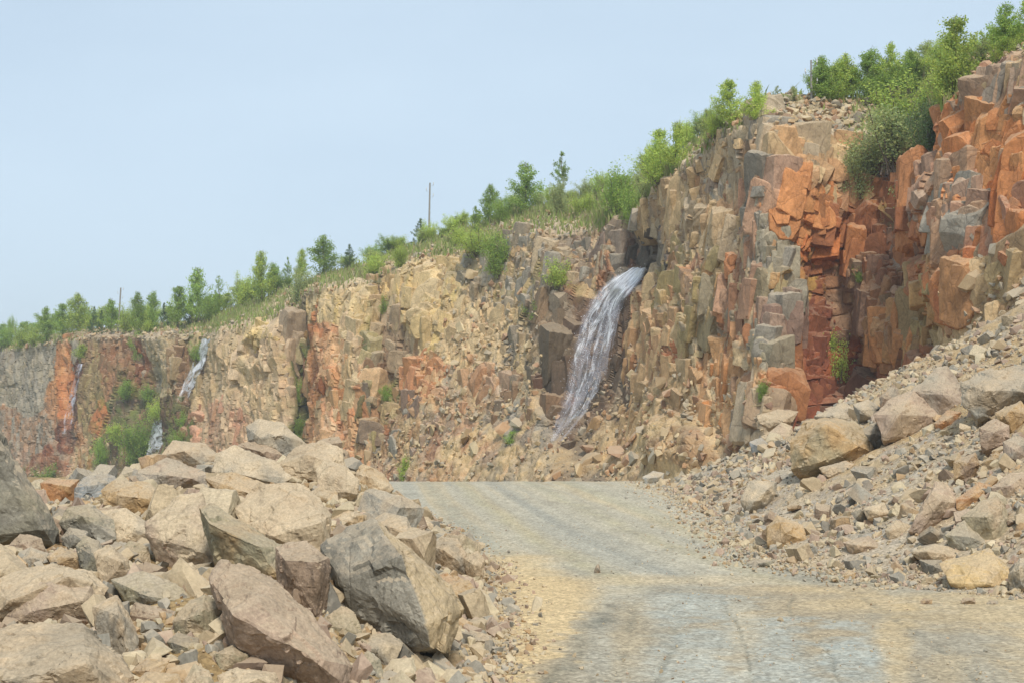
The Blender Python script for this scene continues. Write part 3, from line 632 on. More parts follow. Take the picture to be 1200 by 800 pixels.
# ---------------------------------------------------------------- the big stones, each with its own shape, place and look
def L_(x, y): return x / 2.5, 480 + y / 2.5
def M_(x, y): return 280 + x / 2.5, 480 + y / 2.5
def R_(x, y): return 740 + x / 2.163, 430 + y / 2.163
def D_(x, y): return x, y
TAN, PALE, GREY, DGREY, PINK, OCHRE, RUSTY, OLIVE, BRN, BLU = (192, 169, 138), (206, 186, 155), (162, 155, 140), (134, 129, 116), (178, 155, 134), (188, 156, 112), (180, 132, 90), (158, 149, 122), (150, 128, 106), (156, 158, 156)
HEROES = [
 # space, outline, ridges (x, y, nearer by this share of the size), stone colour, second colour, dust, label
 (L_, [(-150,20),(-60,-20),(0,82),(158,345),(150,388),(70,370),(-10,385),(-150,400)], [(-60,60,-.1),(130,350,-.3),(0,120,-.28),(-120,380,-.35)], DGREY, OLIVE, 'tall dark grey slab leaning in from the left edge, with a pale dusty rim'),
 (L_, [(-60,660),(60,632),(240,635),(345,725),(410,820),(380,900),(-80,900)], [(110,800,-.45),(250,745,-.4),(-20,790,-.4)], TAN, DGREY, 'huge flat-topped tan boulder in the bottom left corner'),
 (L_, [(30,600),(75,510),(150,497),(262,512),(272,560),(255,625),(110,632),(45,625)], [(150,505,-.05),(240,560,-.35),(90,590,-.3)], PINK, TAN, 'squat pinkish brown boulder just above the bottom left corner boulder'),
 (L_, [(-30,520),(40,480),(150,455),(260,475),(310,520),(280,560),(60,600),(-30,620)], [(200,490,-.2),(30,560,-.3)], TAN, PALE, 'long low dusty tan boulder behind the squat pinkish one'),
 (L_, [(175,330),(200,290),(260,275),(330,320),(335,375),(290,392),(200,355)], [(240,310,-.3)], GREY, OLIVE, 'rounded grey-olive boulder right of the leaning edge slab'),
 (L_, [(290,300),(370,290),(460,350),(455,380),(340,385),(330,330)], [(400,350,-.25)], PALE, GREY, 'pale wedge boulder touching the rounded grey-olive one'),
 (L_, [(300,235),(340,205),(430,215),(472,250),(465,290),(415,303),(355,290),(310,275)], [(350,250,-.2),(430,260,-.3)], OCHRE, PALE, 'ochre boulder with orange underside near the top left of the left pile'),
 (L_, [(118,215),(150,203),(228,205),(215,270),(150,292),(128,260)], [(150,215,-.2),(205,225,-.3)], RUSTY, OCHRE, 'small orange-brown block at the far left top of the left pile'),
 (L_, [(205,230),(260,195),(335,190),(345,215),(300,275),(225,275)], [(270,220,-.25)], BLU, GREY, 'blue-grey jagged stone beside the orange-brown block'),
 (L_, [(400,185),(490,142),(560,165),(607,185),(600,220),(500,235),(420,215)], [(480,190,-.25),(560,200,-.3)], PINK, GREY, 'pinkish grey roof-shaped boulder on top of the left pile under the small waterfall'),
 (L_, [(472,135),(510,90),(600,100),(640,135),(600,165),(540,150)], [(540,120,-.25)], TAN, GREY, 'tan-grey boulder at the pile top, just right of the small waterfall foot'),
 (L_, [(605,200),(680,182),(770,215),(798,240),(790,268),(700,262),(640,235)], [(720,240,-.3)], OCHRE, TAN, 'flat ochre slab lying below the pale pyramid boulder'),
 (L_, [(630,180),(640,130),(690,108),(800,150),(850,195),(820,215),(700,205)], [(700,150,-.1),(690,185,-.3)], PALE, GREY, 'pale dusty pyramid boulder near the top of the left pile'),
 (M_, [(22,50),(60,30),(130,45),(192,98),(160,130),(110,150),(60,130),(30,90)], [(60,80,-.25),(130,75,-.25)], GREY, PALE, 'topmost boulder of the left pile, whitish grey'),
 (M_, [(0,105),(30,93),(90,100),(125,130),(105,155),(30,130)], [(60,120,-.3)], BRN, PINK, 'brownish flat stone tucked below the topmost whitish boulder'),
 (M_, [(110,165),(180,105),(240,94),(300,115),(308,165),(270,205),(170,200)], [(200,130,-.15),(260,150,-.3)], TAN, PALE, 'tan dome-shaped boulder right of the topmost boulder'),
 (M_, [(228,180),(250,152),(310,165),(350,205),(345,245),(300,265),(240,240)], [(290,200,-.2),(310,240,-.35)], PALE, TAN, 'pale boulder with tapered right end, left of the last boulder before the road crest'),
 (M_, [(338,185),(365,160),(420,185),(452,230),(430,252),(370,245)], [(390,200,-.2)], PALE, OCHRE, 'last pale boulder of the left pile before the road crest'),
 (M_, [(0,290),(60,220),(170,215),(235,260),(262,310),(262,400),(235,430),(120,400),(10,340)], [(110,300,-.1),(240,330,-.3),(100,370,-.3)], TAN, PALE, 'big dusty tan boulder in the middle of the left pile, above the dark brown block'),
 (M_, [(-112,292),(-75,278),(100,385),(135,405),(160,525),(60,505),(0,465),(-80,380)], [(-90,330,-.2),(60,400,-.35),(120,500,-.35)], OLIVE, OCHRE, 'long olive-ochre slab slanting down to the right, with a pale upper edge'),
 (L_, [(430,340),(520,255),(590,245),(600,300),(660,430),(640,465),(560,440),(450,370)], [(560,330,-.1),(600,420,-.3)], PALE, PINK, 'smooth pale slope-faced boulder left of the long olive-ochre slab'),
 (L_, [(450,385),(475,355),(560,345),(607,395),(590,430),(530,458),(460,430)], [(480,400,-.3),(560,390,-.25)], PINK, RUSTY, 'pinkish brown block in front of the smooth pale boulder'),
 (L_, [(335,500),(420,478),(520,510),(580,575),(560,612),(470,605),(380,565)], [(420,540,-.35),(530,560,-.25)], OLIVE, GREY, 'olive-grey boulder with a flat tilted top in the middle of the left pile'),
 (L_, [(560,560),(600,543),(650,575),(657,640),(620,705),(530,665),(505,620)], [(590,600,-.3)], OLIVE, TAN, 'olive grey egg-shaped boulder left of the long pinkish slab'),
 (M_, [(-75,500),(-40,455),(30,465),(110,505),(190,585),(320,745),(300,795),(220,800),(60,735),(-30,650)], [(60,560,-.25),(200,720,-.4),(-20,600,-.3)], PINK, BRN, 'long pinkish brown slab pointing down to the right at the foot of the left pile'),
 (M_, [(110,405),(200,390),(262,436),(262,520),(238,630),(200,600),(140,500)], [(135,440,-.25),(235,445,-.35),(225,600,-.35)], BRN, PINK, 'dark brown upright block left of the big dark grey slab'),
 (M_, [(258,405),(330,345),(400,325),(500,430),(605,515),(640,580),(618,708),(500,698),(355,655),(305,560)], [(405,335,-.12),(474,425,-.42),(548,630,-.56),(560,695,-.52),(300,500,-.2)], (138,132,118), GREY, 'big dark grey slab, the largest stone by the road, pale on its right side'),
 (M_, [(375,335),(430,303),(490,315),(508,350),(505,425),(450,420)], [(440,340,-.2),(490,360,-.25)], TAN, GREY, 'tan boulder peeping out right behind the big dark grey slab'),
 (M_, [(308,700),(365,660),(440,655),(478,685),(455,735),(435,752),(350,735)], [(400,700,-.3)], PALE, GREY, 'pale wedge stone lying at the foot of the big dark grey slab'),
 (M_, [(240,630),(300,575),(340,600),(362,660),(320,705),(280,700)], [(310,640,-.3)], TAN, OLIVE, 'tan stone wedged between the pinkish slab and the big dark grey slab'),
 (M_, [(350,735),(378,708),(412,730),(435,810),(360,810)], [(385,740,-.25)], GREY, OLIVE, 'grey-green stone at the bottom edge, below the pale wedge stone'),
 (M_, [(558,400),(600,375),(640,380),(665,420),(660,478),(620,470),(575,430)], [(600,410,-.2),(640,440,-.3)], TAN, DGREY, 'grey-tan boulder with a dark underside at the right side of the left pile'),
 (M_, [(510,325),(530,312),(568,335),(566,365),(535,362),(512,348)], [], PALE, TAN, 'small pale stone above the grey-tan boulder beside the road'),
 (M_, [(660,435),(700,412),(718,440),(712,492),(700,508),(668,475)], [], TAN, PALE, 'upright tan stone at the right margin of the left pile'),
 (M_, [(560,500),(610,478),(670,500),(697,540),(672,582),(610,560)], [(630,540,-.25)], OCHRE, RUSTY, 'ochre stone with a rusty hollow below it, right of the big dark grey slab'),
 (M_, [(655,670),(680,645),(740,660),(745,690),(690,698)], [], TAN, GREY, 'flat tan stone lying out on the sand at the foot of the left pile'),
 (M_, [(265,315),(310,285),(372,310),(362,350),(290,358)], [], PALE, OCHRE, 'pale flat stone just above the big dark grey slab'),
 (M_, [(372,275),(410,252),(452,280),(448,312),(390,315)], [], OCHRE, PALE, 'ochre stone under the last pale boulder before the road crest'),
 (M_, [(425,255),(460,262),(490,285),(482,302),(445,295)], [], RUSTY, OCHRE, 'rusty little stone nearest the road crest on the left pile'),
 (L_, [(275,580),(345,543),(398,640),(398,725),(350,742),(290,660)], [(345,600,-.3),(370,700,-.3)], TAN, GREY, 'upright tan slab standing right of the squat pinkish boulder'),
 (L_, [(490,680),(520,652),(590,672),(570,710),(510,722)], [], DGREY, OLIVE, 'dark grey stone in the gap under the olive egg-shaped boulder'),
 (L_, [(628,715),(680,690),(725,720),(715,755),(650,762)], [], OLIVE, TAN, 'olive stone beside the lower left end of the long pinkish slab'),
 (L_, [(640,780),(690,756),(800,770),(820,820),(650,830)], [], PALE, TAN, 'pale stone cut off by the bottom edge under the long pinkish slab'),
 (L_, [(535,800),(570,745),(610,765),(640,830),(540,840)], [], TAN, OLIVE, 'tan pointed stone at the bottom edge between two pale ones'),
 (L_, [(640,665),(670,640),(708,665),(700,697),(655,697)], [], GREY, OLIVE, 'grey stone right of the olive egg-shaped boulder'),
 (L_, [(395,800),(430,768),(520,775),(535,840),(400,850)], [], TAN, OCHRE, 'tan stone cut off by the bottom edge near the corner boulder'),
 (L_, [(385,765),(430,725),(490,740),(480,775),(410,785)], [], OCHRE, BRN, 'ochre-brown stone beside the top right of the corner boulder'),
 (L_, [(180,375),(205,345),(255,355),(258,395),(205,408)], [], GREY, DGREY, 'grey stone under the rounded grey-olive boulder'),
 (L_, [(225,400),(250,370),(290,385),(322,450),(300,488),(250,470)], [(280,430,-.3)], DGREY, OLIVE, 'dark olive stone left of the olive-grey tilted-top boulder'),
 (L_, [(25,400),(60,362),(120,375),(130,410),(80,435),(35,430)], [], BRN, PINK, 'brown stone at the foot of the leaning edge slab'),
 (L_, [(60,440),(90,405),(140,420),(145,458),(90,468)], [], GREY, TAN, 'grey stone above the long low dusty boulder'),
 (L_, [(138,430),(180,402),(240,425),(252,462),(170,470)], [], TAN, OCHRE, 'tan angular stone above the squat pinkish boulder'),
 (L_, [(530,475),(560,450),(640,515),(635,548),(570,545)], [], PALE, TAN, 'pale stone between the olive-grey boulder and the long olive-ochre slab'),
 (L_, [(370,600),(400,565),(510,590),(512,640),(430,650)], [(440,610,-.25)], BRN, PINK, 'reddish brown stone below the olive-grey tilted-top boulder'),
 (L_, [(345,415),(380,385),(432,400),(440,450),(380,455)], [], OLIVE, TAN, 'olive stone left of the pinkish brown block'),
 (L_, [(280,420),(320,395),(375,440),(385,500),(300,515)], [], TAN, PALE, 'tan stone left of the olive-grey tilted-top boulder'),
 (M_, [(200,245),(230,228),(285,240),(290,270),(240,290),(210,280)], [], PALE, OCHRE, 'pale stone under the tan dome-shaped boulder'),
 (M_, [(150,780),(170,745),(200,750),(240,810),(150,820)], [], RUSTY, OCHRE, 'orange stone at the bottom edge below the long pinkish slab'),
 (M_, [(95,750),(125,725),(170,738),(168,765),(110,772)], [], PALE, OLIVE, 'pale greenish stone below the long pinkish slab'),
 (M_, [(255,790),(320,768),(395,785),(400,830),(260,830)], [], RUSTY, BRN, 'reddish flat stone at the bottom edge left of the grey-green one'),
 # right-hand slope
 (R_, [(405,190),(440,140),(490,128),(560,140),(600,175),(605,215),(560,240),(450,268),(412,255)], [(492,145,-.3),(482,240,-.42),(430,210,-.25),(580,200,-.25)], OCHRE, OLIVE, 'big block with an orange left face and an olive right face on the right slope'),
 (R_, [(710,65),(775,5),(800,0),(862,90),(845,128),(775,122)], [(790,70,-.3),(760,60,-.15)], GREY, PINK, 'pointed grey boulder standing highest on the right slope'),
 (R_, [(618,120),(650,85),(715,60),(778,125),(690,178),(640,182)], [(680,120,-.3)], PINK, TAN, 'pinkish tan boulder leaning against the pointed grey one'),
 (R_, [(840,40),(890,12),(1010,0),(1040,80),(930,112),(880,125),(845,90)], [(900,60,-.3),(980,60,-.3)], GREY, TAN, 'wide grey-tan boulder at the right edge above the other stones'),
 (R_, [(468,125),(540,90),(588,120),(575,150),(500,145)], [], PALE, GREY, 'pale flat boulder resting just behind the orange and olive block'),
 (R_, [(320,122),(370,108),(422,112),(405,138),(350,152),(328,142)], [], TAN, PALE, 'flat-topped tan stone at the left end of the boulders below the cliff'),
 (R_, [(563,95),(600,83),(634,105),(617,130),(575,115)], [], GREY, PALE, 'smooth light grey stone between the pale flat boulder and the pinkish one'),
 (R_, [(630,75),(665,45),(682,65),(652,98),(632,108)], [], BRN, GREY, 'brown tilted stone above the smooth light grey one'),
 (R_, [(785,497),(860,480),(905,462),(965,520),(970,562),(850,562),(810,545)], [(850,500,-.1),(900,550,-.35),(940,510,-.2)], (204,176,128), TAN, 'bright yellow-tan boulder at the bottom right, by the sandy verge'),
 (R_, [(705,412),(770,290),(800,295),(827,345),(800,378),(730,418)], [(785,340,-.3),(760,320,-.15)], PINK, TAN, 'tall triangular pinkish tan boulder on the lower right slope'),
 (R_, [(838,378),(920,325),(947,350),(962,420),(925,452),(870,425)], [(900,380,-.3)], TAN, OLIVE, 'tan boulder with grey stains right of the tall triangular one'),
 (R_, [(825,335),(880,290),(910,300),(912,328),(850,364),(828,358)], [(860,330,-.25)], RUSTY, OCHRE, 'orange wedge stone between the triangular boulder and the right edge'),
 (R_, [(345,405),(370,376),(430,400),(442,440),(370,458),(346,448)], [(390,420,-.3),(375,390,-.1)], OCHRE, TAN, 'roundish ochre boulder alone on the low gravel near the road'),
 (R_, [(643,412),(670,388),(707,402),(692,432),(655,438)], [], PALE, TAN, 'pale block at the left foot of the tall triangular boulder'),
 (R_, [(818,240),(870,218),(882,245),(850,287),(820,282)], [], BRN, OCHRE, 'brown-orange block high on the right slope below the wide grey boulder'),
 (R_, [(883,155),(920,130),(955,150),(957,188),(900,207),(885,192)], [(920,165,-.3)], PINK, BRN, 'pinkish brown block under the wide grey-tan boulder'),
 (R_, [(923,115),(985,88),(1010,120),(965,162),(927,142)], [], OCHRE, TAN, 'ochre block at the right edge directly below the wide grey boulder'),
 (R_, [(943,190),(975,170),(1010,190),(1010,232),(955,248)], [], GREY, PINK, 'grey-pink block on the right edge halfway up the slope'),
 (R_, [(768,142),(800,110),(832,115),(817,152),(775,162)], [], RUSTY, TAN, 'orange-tan stone just below the pointed grey boulder'),
 (R_, [(568,165),(620,140),(657,185),(632,207),(600,182)], [], DGREY, GREY, 'dark grey stone under the pinkish tan leaning boulder'),
 (R_, [(300,190),(330,178),(355,205),(337,222),(310,217)], [], BLU, GREY, 'blue-grey stone left of the orange and olive block'),
 (R_, [(30,278),(55,263),(83,268),(77,290),(40,294)], [], (190,186,176), PALE, 'lone whitish stone beside the road crest'),
 (R_, [(278,335),(300,290),(367,290),(362,322),(300,362)], [], PALE, GREY, 'pale slab below the orange and olive block'),
 (R_, [(350,165),(380,140),(407,150),(402,192),(360,182)], [], PALE, PINK, 'pale pink stone touching the left side of the orange and olive block'),
 (R_, [(913,305),(960,270),(1010,265),(1010,335),(950,348)], [(960,300,-.3)], PINK, TAN, 'pinkish tan boulder at the right edge above the stained tan one'),
 (R_, [(958,525),(985,485),(1020,485),(1020,572),(975,565)], [], GREY, PALE, 'grey boulder cut by the right edge beside the bright yellow-tan one'),
 (R_, [(713,470),(770,447),(850,462),(875,485),(790,500),(735,488)], [], TAN, PALE, 'flat tan slab lying on the left of the bright yellow-tan boulder'),
 (R_, [(733,490),(785,488),(802,520),(762,530)], [], DGREY, GREY, 'dark grey stone under the flat tan slab'),
 (R_, [(883,245),(925,215),(947,230),(912,264)], [], OCHRE, TAN, 'ochre wedge left of the grey-pink block on the right edge'),
 (R_, [(798,425),(845,390),(918,457),(860,472)], [(860,430,-.2)], OLIVE, GREY, 'olive-grey slab under the stained tan boulder'),
 (R_, [(478,255),(540,238),(562,246),(500,277)], [], TAN, GREY, 'flat tan stone at the right foot of the orange and olive block'),
 (R_, [(588,358),(640,342),(652,370),(600,382)], [], PALE, TAN, 'pale flat stone in the middle of the right slope'),
 (R_, [(538,445),(600,428),(642,460),(600,478),(560,472)], [], PINK, TAN, 'pinkish stone at the foot of the right slope'),
 (R_, [(293,495),(310,485),(358,490),(352,503),(300,506)], [], GREY, OLIVE, 'flat grey stone at the edge of the road below the ochre boulder'),
 (R_, [(533,530),(550,514),(568,520),(564,538),(540,540)], [], OCHRE, TAN, 'small ochre stone at the verge left of the bright yellow-tan boulder'),
 (R_, [(733,592),(740,585),(762,588),(760,600),(736,600)], [], BRN, OCHRE, 'leftmost of three small stones lying on the sandy verge'),
 (R_, [(835,592),(842,584),(868,583),(872,596),(838,598)], [], BRN, TAN, 'middle one of three small stones lying on the sandy verge'),
 (R_, [(900,597),(908,590),(928,592),(930,601),(904,602)], [], DGREY, BRN, 'dark one, rightmost of three small stones on the sandy verge'),
 (D_, [(696,671),(697,666),(699,661),(702,660),(703,666),(704,672)], [], BRN, DGREY, 'small upright brown stone standing alone in the middle of the road'),
]
def pip(px, py, poly):
    x, y = np.asarray(px, float), np.asarray(py, float); c = np.zeros(np.broadcast(x, y).shape, bool); n = len(poly)
    for i in range(n):
        (x1, y1), (x2, y2) = poly[i], poly[(i + 1) % n]
        if y1 == y2: continue
        c ^= ((y1 > y) != (y2 > y)) & (x < (x2 - x1) * (y - y1) / (y2 - y1) + x1)
    return c
HERO_INFO = []
def boulder_mesh(pts, c1, c2, size, seed, fine=1.0, side=False):
    V, F = hull_tris(pts); V, F = split_long(V, F, size / 15 / fine, 7); V = relax(V, F, .3, 1); Nn = vert_normals(V, F)
    q = V / size
    F1, F2, R, fp = worley(q * (4.5, 4.5, 4.5) + seed * 3.7, seed + 1); l = q * 4.5 + seed * 3.7 - fp
    F1b, F2b, Rb, fb = worley(q * 11 + seed, seed + 2)
    d = size * (.030 * fbm(q * 2.2 + seed, 3, seed) + .030 * (R[:, 0] - .5) + .012 * (l * (R[:, 1:4] - .5)).sum(1) * 2 + .010 * (Rb[:, 0] - .5) + .012 * fbm(q * 14, 3, seed + 5))
    V2 = V + Nn * d[:, None]
    m = smooth(-.25, .3, fbm(q * 2.4 + seed, 4, seed + 9))[:, None]
    c1, c2 = srgb(c1) * .82, srgb(c2) * .82
    col = c1 * (1 - m * .75) + c2 * m * .75; col = col * (1 + .10 * (R[:, 3:4] - .5) + .08 * (Rb[:, 1:2] - .5))
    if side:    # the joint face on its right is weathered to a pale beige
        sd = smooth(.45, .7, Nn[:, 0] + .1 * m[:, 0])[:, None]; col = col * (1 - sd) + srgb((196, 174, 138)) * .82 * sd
    return V2, F, col
def hero(i, sp, sil, ridges, c1, c2, label):
    px = [sp(*a) for a in sil]; A = np.array(px); A = A.mean(0) + (A - A.mean(0)) * 1.07; px = [tuple(a) for a in A]; x0, x1 = A[:, 0].min(), A[:, 0].max(); y0, y1 = A[:, 1].min(), A[:, 1].max()
    d = min(hit_ground((x0 + x1) / 2, min(y1, 812)), 52.)
    size = math.sqrt((x1 - x0) * (y1 - y0)) / FOC * d
    d += size * .25
    t = (A[:, 1] - y0) / (y1 - y0)
    doff = size * (.32 * (1 - t) - .22 * t)
    pts = [P(a[0], a[1], d + o) for a, o in zip(A, doff)]
    rnd = random.Random(i * 7 + 1); cx, cy = A.mean(0)
    if ridges:
        for (x, y, o) in ridges:
            a, b = sp(x, y); pts.append(P(a, b, d + o * size * 1.15))
    else:
        for _ in range(3):
            a, b = cx + rnd.uniform(-.28, .28) * (x1 - x0), cy + rnd.uniform(-.2, .3) * (y1 - y0); pts.append(P(a, b, d - size * rnd.uniform(.3, .45)))
    for a in A:
        q = (cx + (a[0] - cx) * .8, cy + (a[1] - cy) * .75); pts.append(P(q[0], q[1], d + size * rnd.uniform(.65, .9)))
    low = P((x0 + x1) / 2, y1, d)                                 # buried foot
    for sx in (-.3, .3): pts.append(low + np.array([sx * size, .25 * size, -.15 * size]))
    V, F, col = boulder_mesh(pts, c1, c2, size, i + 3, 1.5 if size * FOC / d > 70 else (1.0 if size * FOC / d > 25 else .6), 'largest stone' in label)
    org = V.mean(0); org[2] = V[:, 2].min()
    name = 'boulder' if size > .3 else 'stone'
    o = link(name, mesh_np(name, V - org, F, col, M_ROCK)); o.location = org
    tag(o, label, name)
    HERO_INFO.append((px, d, size, org, label, (x0, y0, x1, y1)))
for i, h in enumerate(HEROES): hero(i, *h)
# ---------------------------------------------------------------- the smaller rocks: 190 of them as things of their own, the rest as rubble
PALROCK = [((194, 174, 142), 'tan'), ((206, 190, 158), 'pale'), ((166, 160, 146), 'grey'), ((182, 158, 138), 'pinkish'), ((188, 158, 120), 'ochre'), ((136, 130, 118), 'dark grey'), ((158, 136, 114), 'brown')]
HP = [h[0] for h in HERO_INFO]; HD = np.array([h[1] for h in HERO_INFO]); HB = np.array([h[5] for h in HERO_INFO])
HO = np.array([h[3] for h in HERO_INFO]); HS = np.array([h[2] for h in HERO_INFO])
def clear_of_heroes(px, py, d, shrink=.9):
    """not standing in front of a big stone"""
    ok = np.ones(len(px), bool)
    for poly, hd, b in zip(HP, HD, HB):
        c = ((b[0] + b[2]) / 2, (b[1] + b[3]) / 2); q = [(c[0] + (x - c[0]) * shrink, c[1] + (y - c[1]) * shrink) for x, y in poly]
        ok &= ~(pip(px, py, q) & (d < hd + .1))
    return ok
def sample_slopes(n, rng, side, margin=0.0):
    """points on the two slopes, evenly spread over the picture"""
    out = []
    while sum(map(len, out)) < n:
        m = 4000
        d = 1 / rng.uniform(1 / 62, 1 / 9.2, m)
        lf, rf = left_foot(d), right_foot(d)
        if side == 'left': x = lf + margin - rng.random(m) ** 1.2 * 9; d_ok = d < 33
        else: x = rf - margin + rng.random(m) * 12; d_ok = (d > 16.5)
        px, py = PIX(np.stack([x, d, zbase(x, d)], -1))
        k = d_ok & (px > -60) & (px < 1260) & (py < 850)
        # even out density: keep in proportion to how large a square metre looks
        w = (1 / d) ** .9; k &= rng.random(m) < w / w.max() * 2.2 + .12
        out.append(np.stack([x[k], d[k]], -1))
    return np.concatenate(out)[:n]
def fines():
    rng = np.random.default_rng(21); parts = []
    pal = srgb(np.array([c for c, _ in PALROCK])) * .8
    def put(xy, s, clear, sink=.15, flat=(.45, .85)):
        z = gz(xy[:, 0], xy[:, 1]); p = np.stack([xy[:, 0], xy[:, 1], z], -1); px, py = PIX(p + [0, 0, 1] * s[:, None] * .4)
        k = clear_of_heroes(px, py, xy[:, 1]) if clear else np.ones(len(s), bool)
        p, s = p[k], s[k]; m = len(s); S = np.stack([s, s * rng.uniform(.6, 1, m), s * rng.uniform(*flat, m)], 1) * .5
        p[:, 2] += s * (.28 - sink); w = np.array([.27, .2, .16, .14, .09, .06, .08]); col = pal[rng.choice(7, m, p=w / w.sum())] * rng.uniform(.82, 1.12, (m, 1))
        parts.append(scatter(STONES_FINE if clear else STONES, p, rand_rot(m, rng), S, col, rng))
    for side in ('left', 'right'):
        a = sample_slopes(9000, rng, side, .3); put(a, np.exp(rng.normal(size=len(a)) * .5) * .045, False)
        a = sample_slopes(3800 if side == 'left' else 4200, rng, side, .12); a = a if side == 'left' else a[(fbm(np.stack([a[:, 0] * .45, a[:, 1] * .3, a[:, 0] * 0], -1), 3, 44) + rng.normal(size=len(a)) * .12) > -.05]; put(a, np.exp(rng.normal(size=len(a)) * .35) * .12, False)
        a = sample_slopes(1300 if side == 'left' else 750, rng, side, 0); put(a, np.exp(rng.normal(size=len(a)) * .3) * (.24 if side == 'left' else .23), True)
    a = sample_slopes(500, rng, 'left', -.45); put(a, np.exp(rng.normal(size=len(a)) * .25) * .42, True)
    # gravel shoulder between road and right slope, and strays on the road
    m = 2600; y = 1 / rng.uniform(1 / 50, 1 / 18.5, m); x = right_foot(y) + rng.normal(size=m) * .45 - .1; put(np.stack([x, y], -1), np.exp(rng.normal(size=m) * .5) * .05, False)
    m = 1200; y = 1 / rng.uniform(1 / 30, 1 / 10.5, m); x = left_foot(y) + np.abs(rng.normal(size=m)) * .26; put(np.stack([x, y], -1), np.exp(rng.normal(size=m) * .5) * .04, False)
    m = 900; y = 1 / rng.uniform(1 / 42, 1 / 10.5, m); x = rng.uniform(-3, 7, m); k = (x > left_foot(y)) & (x < right_foot(y)); put(np.stack([x, y], -1)[k], (np.exp(rng.normal(size=m) * .4) * .018)[k], False)
    m = 5000; y = 1 / rng.uniform(1 / 42, 1 / 10.5, m); x = rng.uniform(-3, 8, m); k = (x > left_foot(y)) & (x < right_foot(y)) & (fbm(np.stack([x * .8, y * .4, 0 * x], -1), 3, 46) + rng.normal(size=m) * .15 > .05); put(np.stack([x, y], -1)[k], (np.exp(rng.normal(size=m) * .5) * .013)[k], False)
    # fragments strewn over the upper, flatter part of the right slope towards the cliff
    m = 3500; y = rng.uniform(34, 60, m); x = right_foot(y) + rng.random(m) * 9; put(np.stack([x, y], -1), np.exp(rng.normal(size=m) * .5) * .16, False)
    V = np.concatenate([a[0] for a in parts]); o_ = np.cumsum([0] + [len(a[0]) for a in parts]); F = np.concatenate([a[1] + o for a, o in zip(parts, o_)])
    tag(link('rubble', mesh_np('rubble', V, F, np.concatenate([a[2] for a in parts]), M_RUBBLE)), label='broken stone and grit filling the gaps between the boulders on both slopes', cat='rubble', kind='stuff')
fines()

def short_name(label):
    for w in (',', ' with ', ' in ', ' at ', ' on ', ' near ', ' beside ', ' behind ', ' left of', ' right of', ' above', ' below', ' under ', ' just ', ' of ', ' between', ' touching', ' pointing', ' leaning', ' lying', ' standing', ' slanting', ' resting', ' tucked', ' wedged', ' cut', ' peeping', ' nearest', ' alone', ' little', ' by ', ' out '):
        label = label.split(w)[0]
    return label
SHORT = [short_name(h[4]) for h in HERO_INFO]
ANCHOR = [i for i, s in enumerate(SHORT) if SHORT.count(s) == 1 and 2 <= len(s.split()) <= 6 and HS[i] > .3]
def mid_rocks():
    rng = np.random.default_rng(33); placed = []; info = []
    fine_stones = [roughen(s, .3, .06, i + 60, 0) for i, s in enumerate(STONES[:14])] + [roughen(s, .3, .07, i + 80, 0) for i, s in enumerate(BLOCKS[:8])]
    for side, want, smin in (('left', 100, .30), ('right', 90, .28)):
        xy = sample_slopes(2500, rng, side, -.15 if side == 'left' else -.3); got = 0
        for x, y in xy:
            if got >= want: break
            s = smin * math.exp(abs(rng.normal()) * .4); s = min(s, .75)
            if side == 'right' and x - right_foot(y) < 1.2: s *= .75
            z = float(zbase(x, y)); px, py = PIX(np.array([x, y, z + .3 * s])); r = s * .45 / y * FOC
            if not (-10 < px < 1210 and py < 806): continue
            if any((x - a) ** 2 + (y - b) ** 2 < (.42 * (s + c)) ** 2 for a, b, c in placed): continue
            if not clear_of_heroes(np.array([px, px - r, px + r, px]), np.array([py, py, py, py - r]), np.full(4, y), .92).all(): continue
            if (((HO[:, 0] - x) ** 2 + (HO[:, 1] - y) ** 2) < (.38 * HS) ** 2).any(): continue
            placed.append((x, y, s)); info.append((x, y, z, s, float(px), float(py), side)); got += 1
    keys = {}; rows = []
    for k, (x, y, z, s, px, py, side) in enumerate(info):
        pi = int(rng.choice(7, p=[.27, .2, .16, .13, .1, .06, .08])); rgb, cn = PALROCK[pi]
        best = min(ANCHOR, key=lambda i: math.hypot((HB[i][0] + HB[i][2]) / 2 - px, (HB[i][1] + HB[i][3]) / 2 - py)); b = HB[best]
        dx, dy = px - (b[0] + b[2]) / 2, py - (b[1] + b[3]) / 2
        rel = ('right of' if dx > 0 else 'left of') if abs(dx) > abs(dy) else ('below' if dy > 0 else 'above')
        key = (cn, rel, best); keys.setdefault(key, []).append((math.hypot(dx, dy), k)); rows.append((key, rgb))
    for key, l in keys.items(): l.sort()
    ordn = ['nearest', 'second nearest', 'third nearest', 'fourth nearest', 'fifth nearest', 'sixth nearest', 'seventh nearest', 'eighth nearest', 'ninth nearest', 'tenth nearest']
    for k, ((x, y, z, s, px, py, side), (key, rgb)) in enumerate(zip(info, rows)):
        l = keys[key]; pos = [q for _, q in l].index(k); cn, rel, best = key
        nm = f"small {cn} rock {rel} the {SHORT[best]}"
        nm = f"{ordn[pos]} {nm}" if len(l) > 1 else nm
        V, F = fine_stones[int(rng.integers(len(fine_stones)))]
        S = np.array([s, s * rng.uniform(.65, .95), s * rng.uniform(.5, .8)]) * .5; R = rand_rot(1, rng)[0]
        v = (V * S) @ R.T; c1 = srgb(rgb) * .8; m = smooth(-.2, .3, fbm(v * 5 + k, 3, k % 50))[:, None]; c2 = srgb(PALROCK[int(rng.integers(7))][0]) * .8
        col = c1 * (1 - .4 * m) + c2 * .4 * m
        low = v[:, 2].min(); v = v - [0, 0, low]
        o = link('rock', mesh_np('rock', v, F, col, M_ROCK)); o.location = (x, y, z - .22 * s)
        tag(o, nm, 'rock', 'small rocks lying on the left pile' if side == 'left' else 'small rocks lying on the right slope')
mid_rocks()
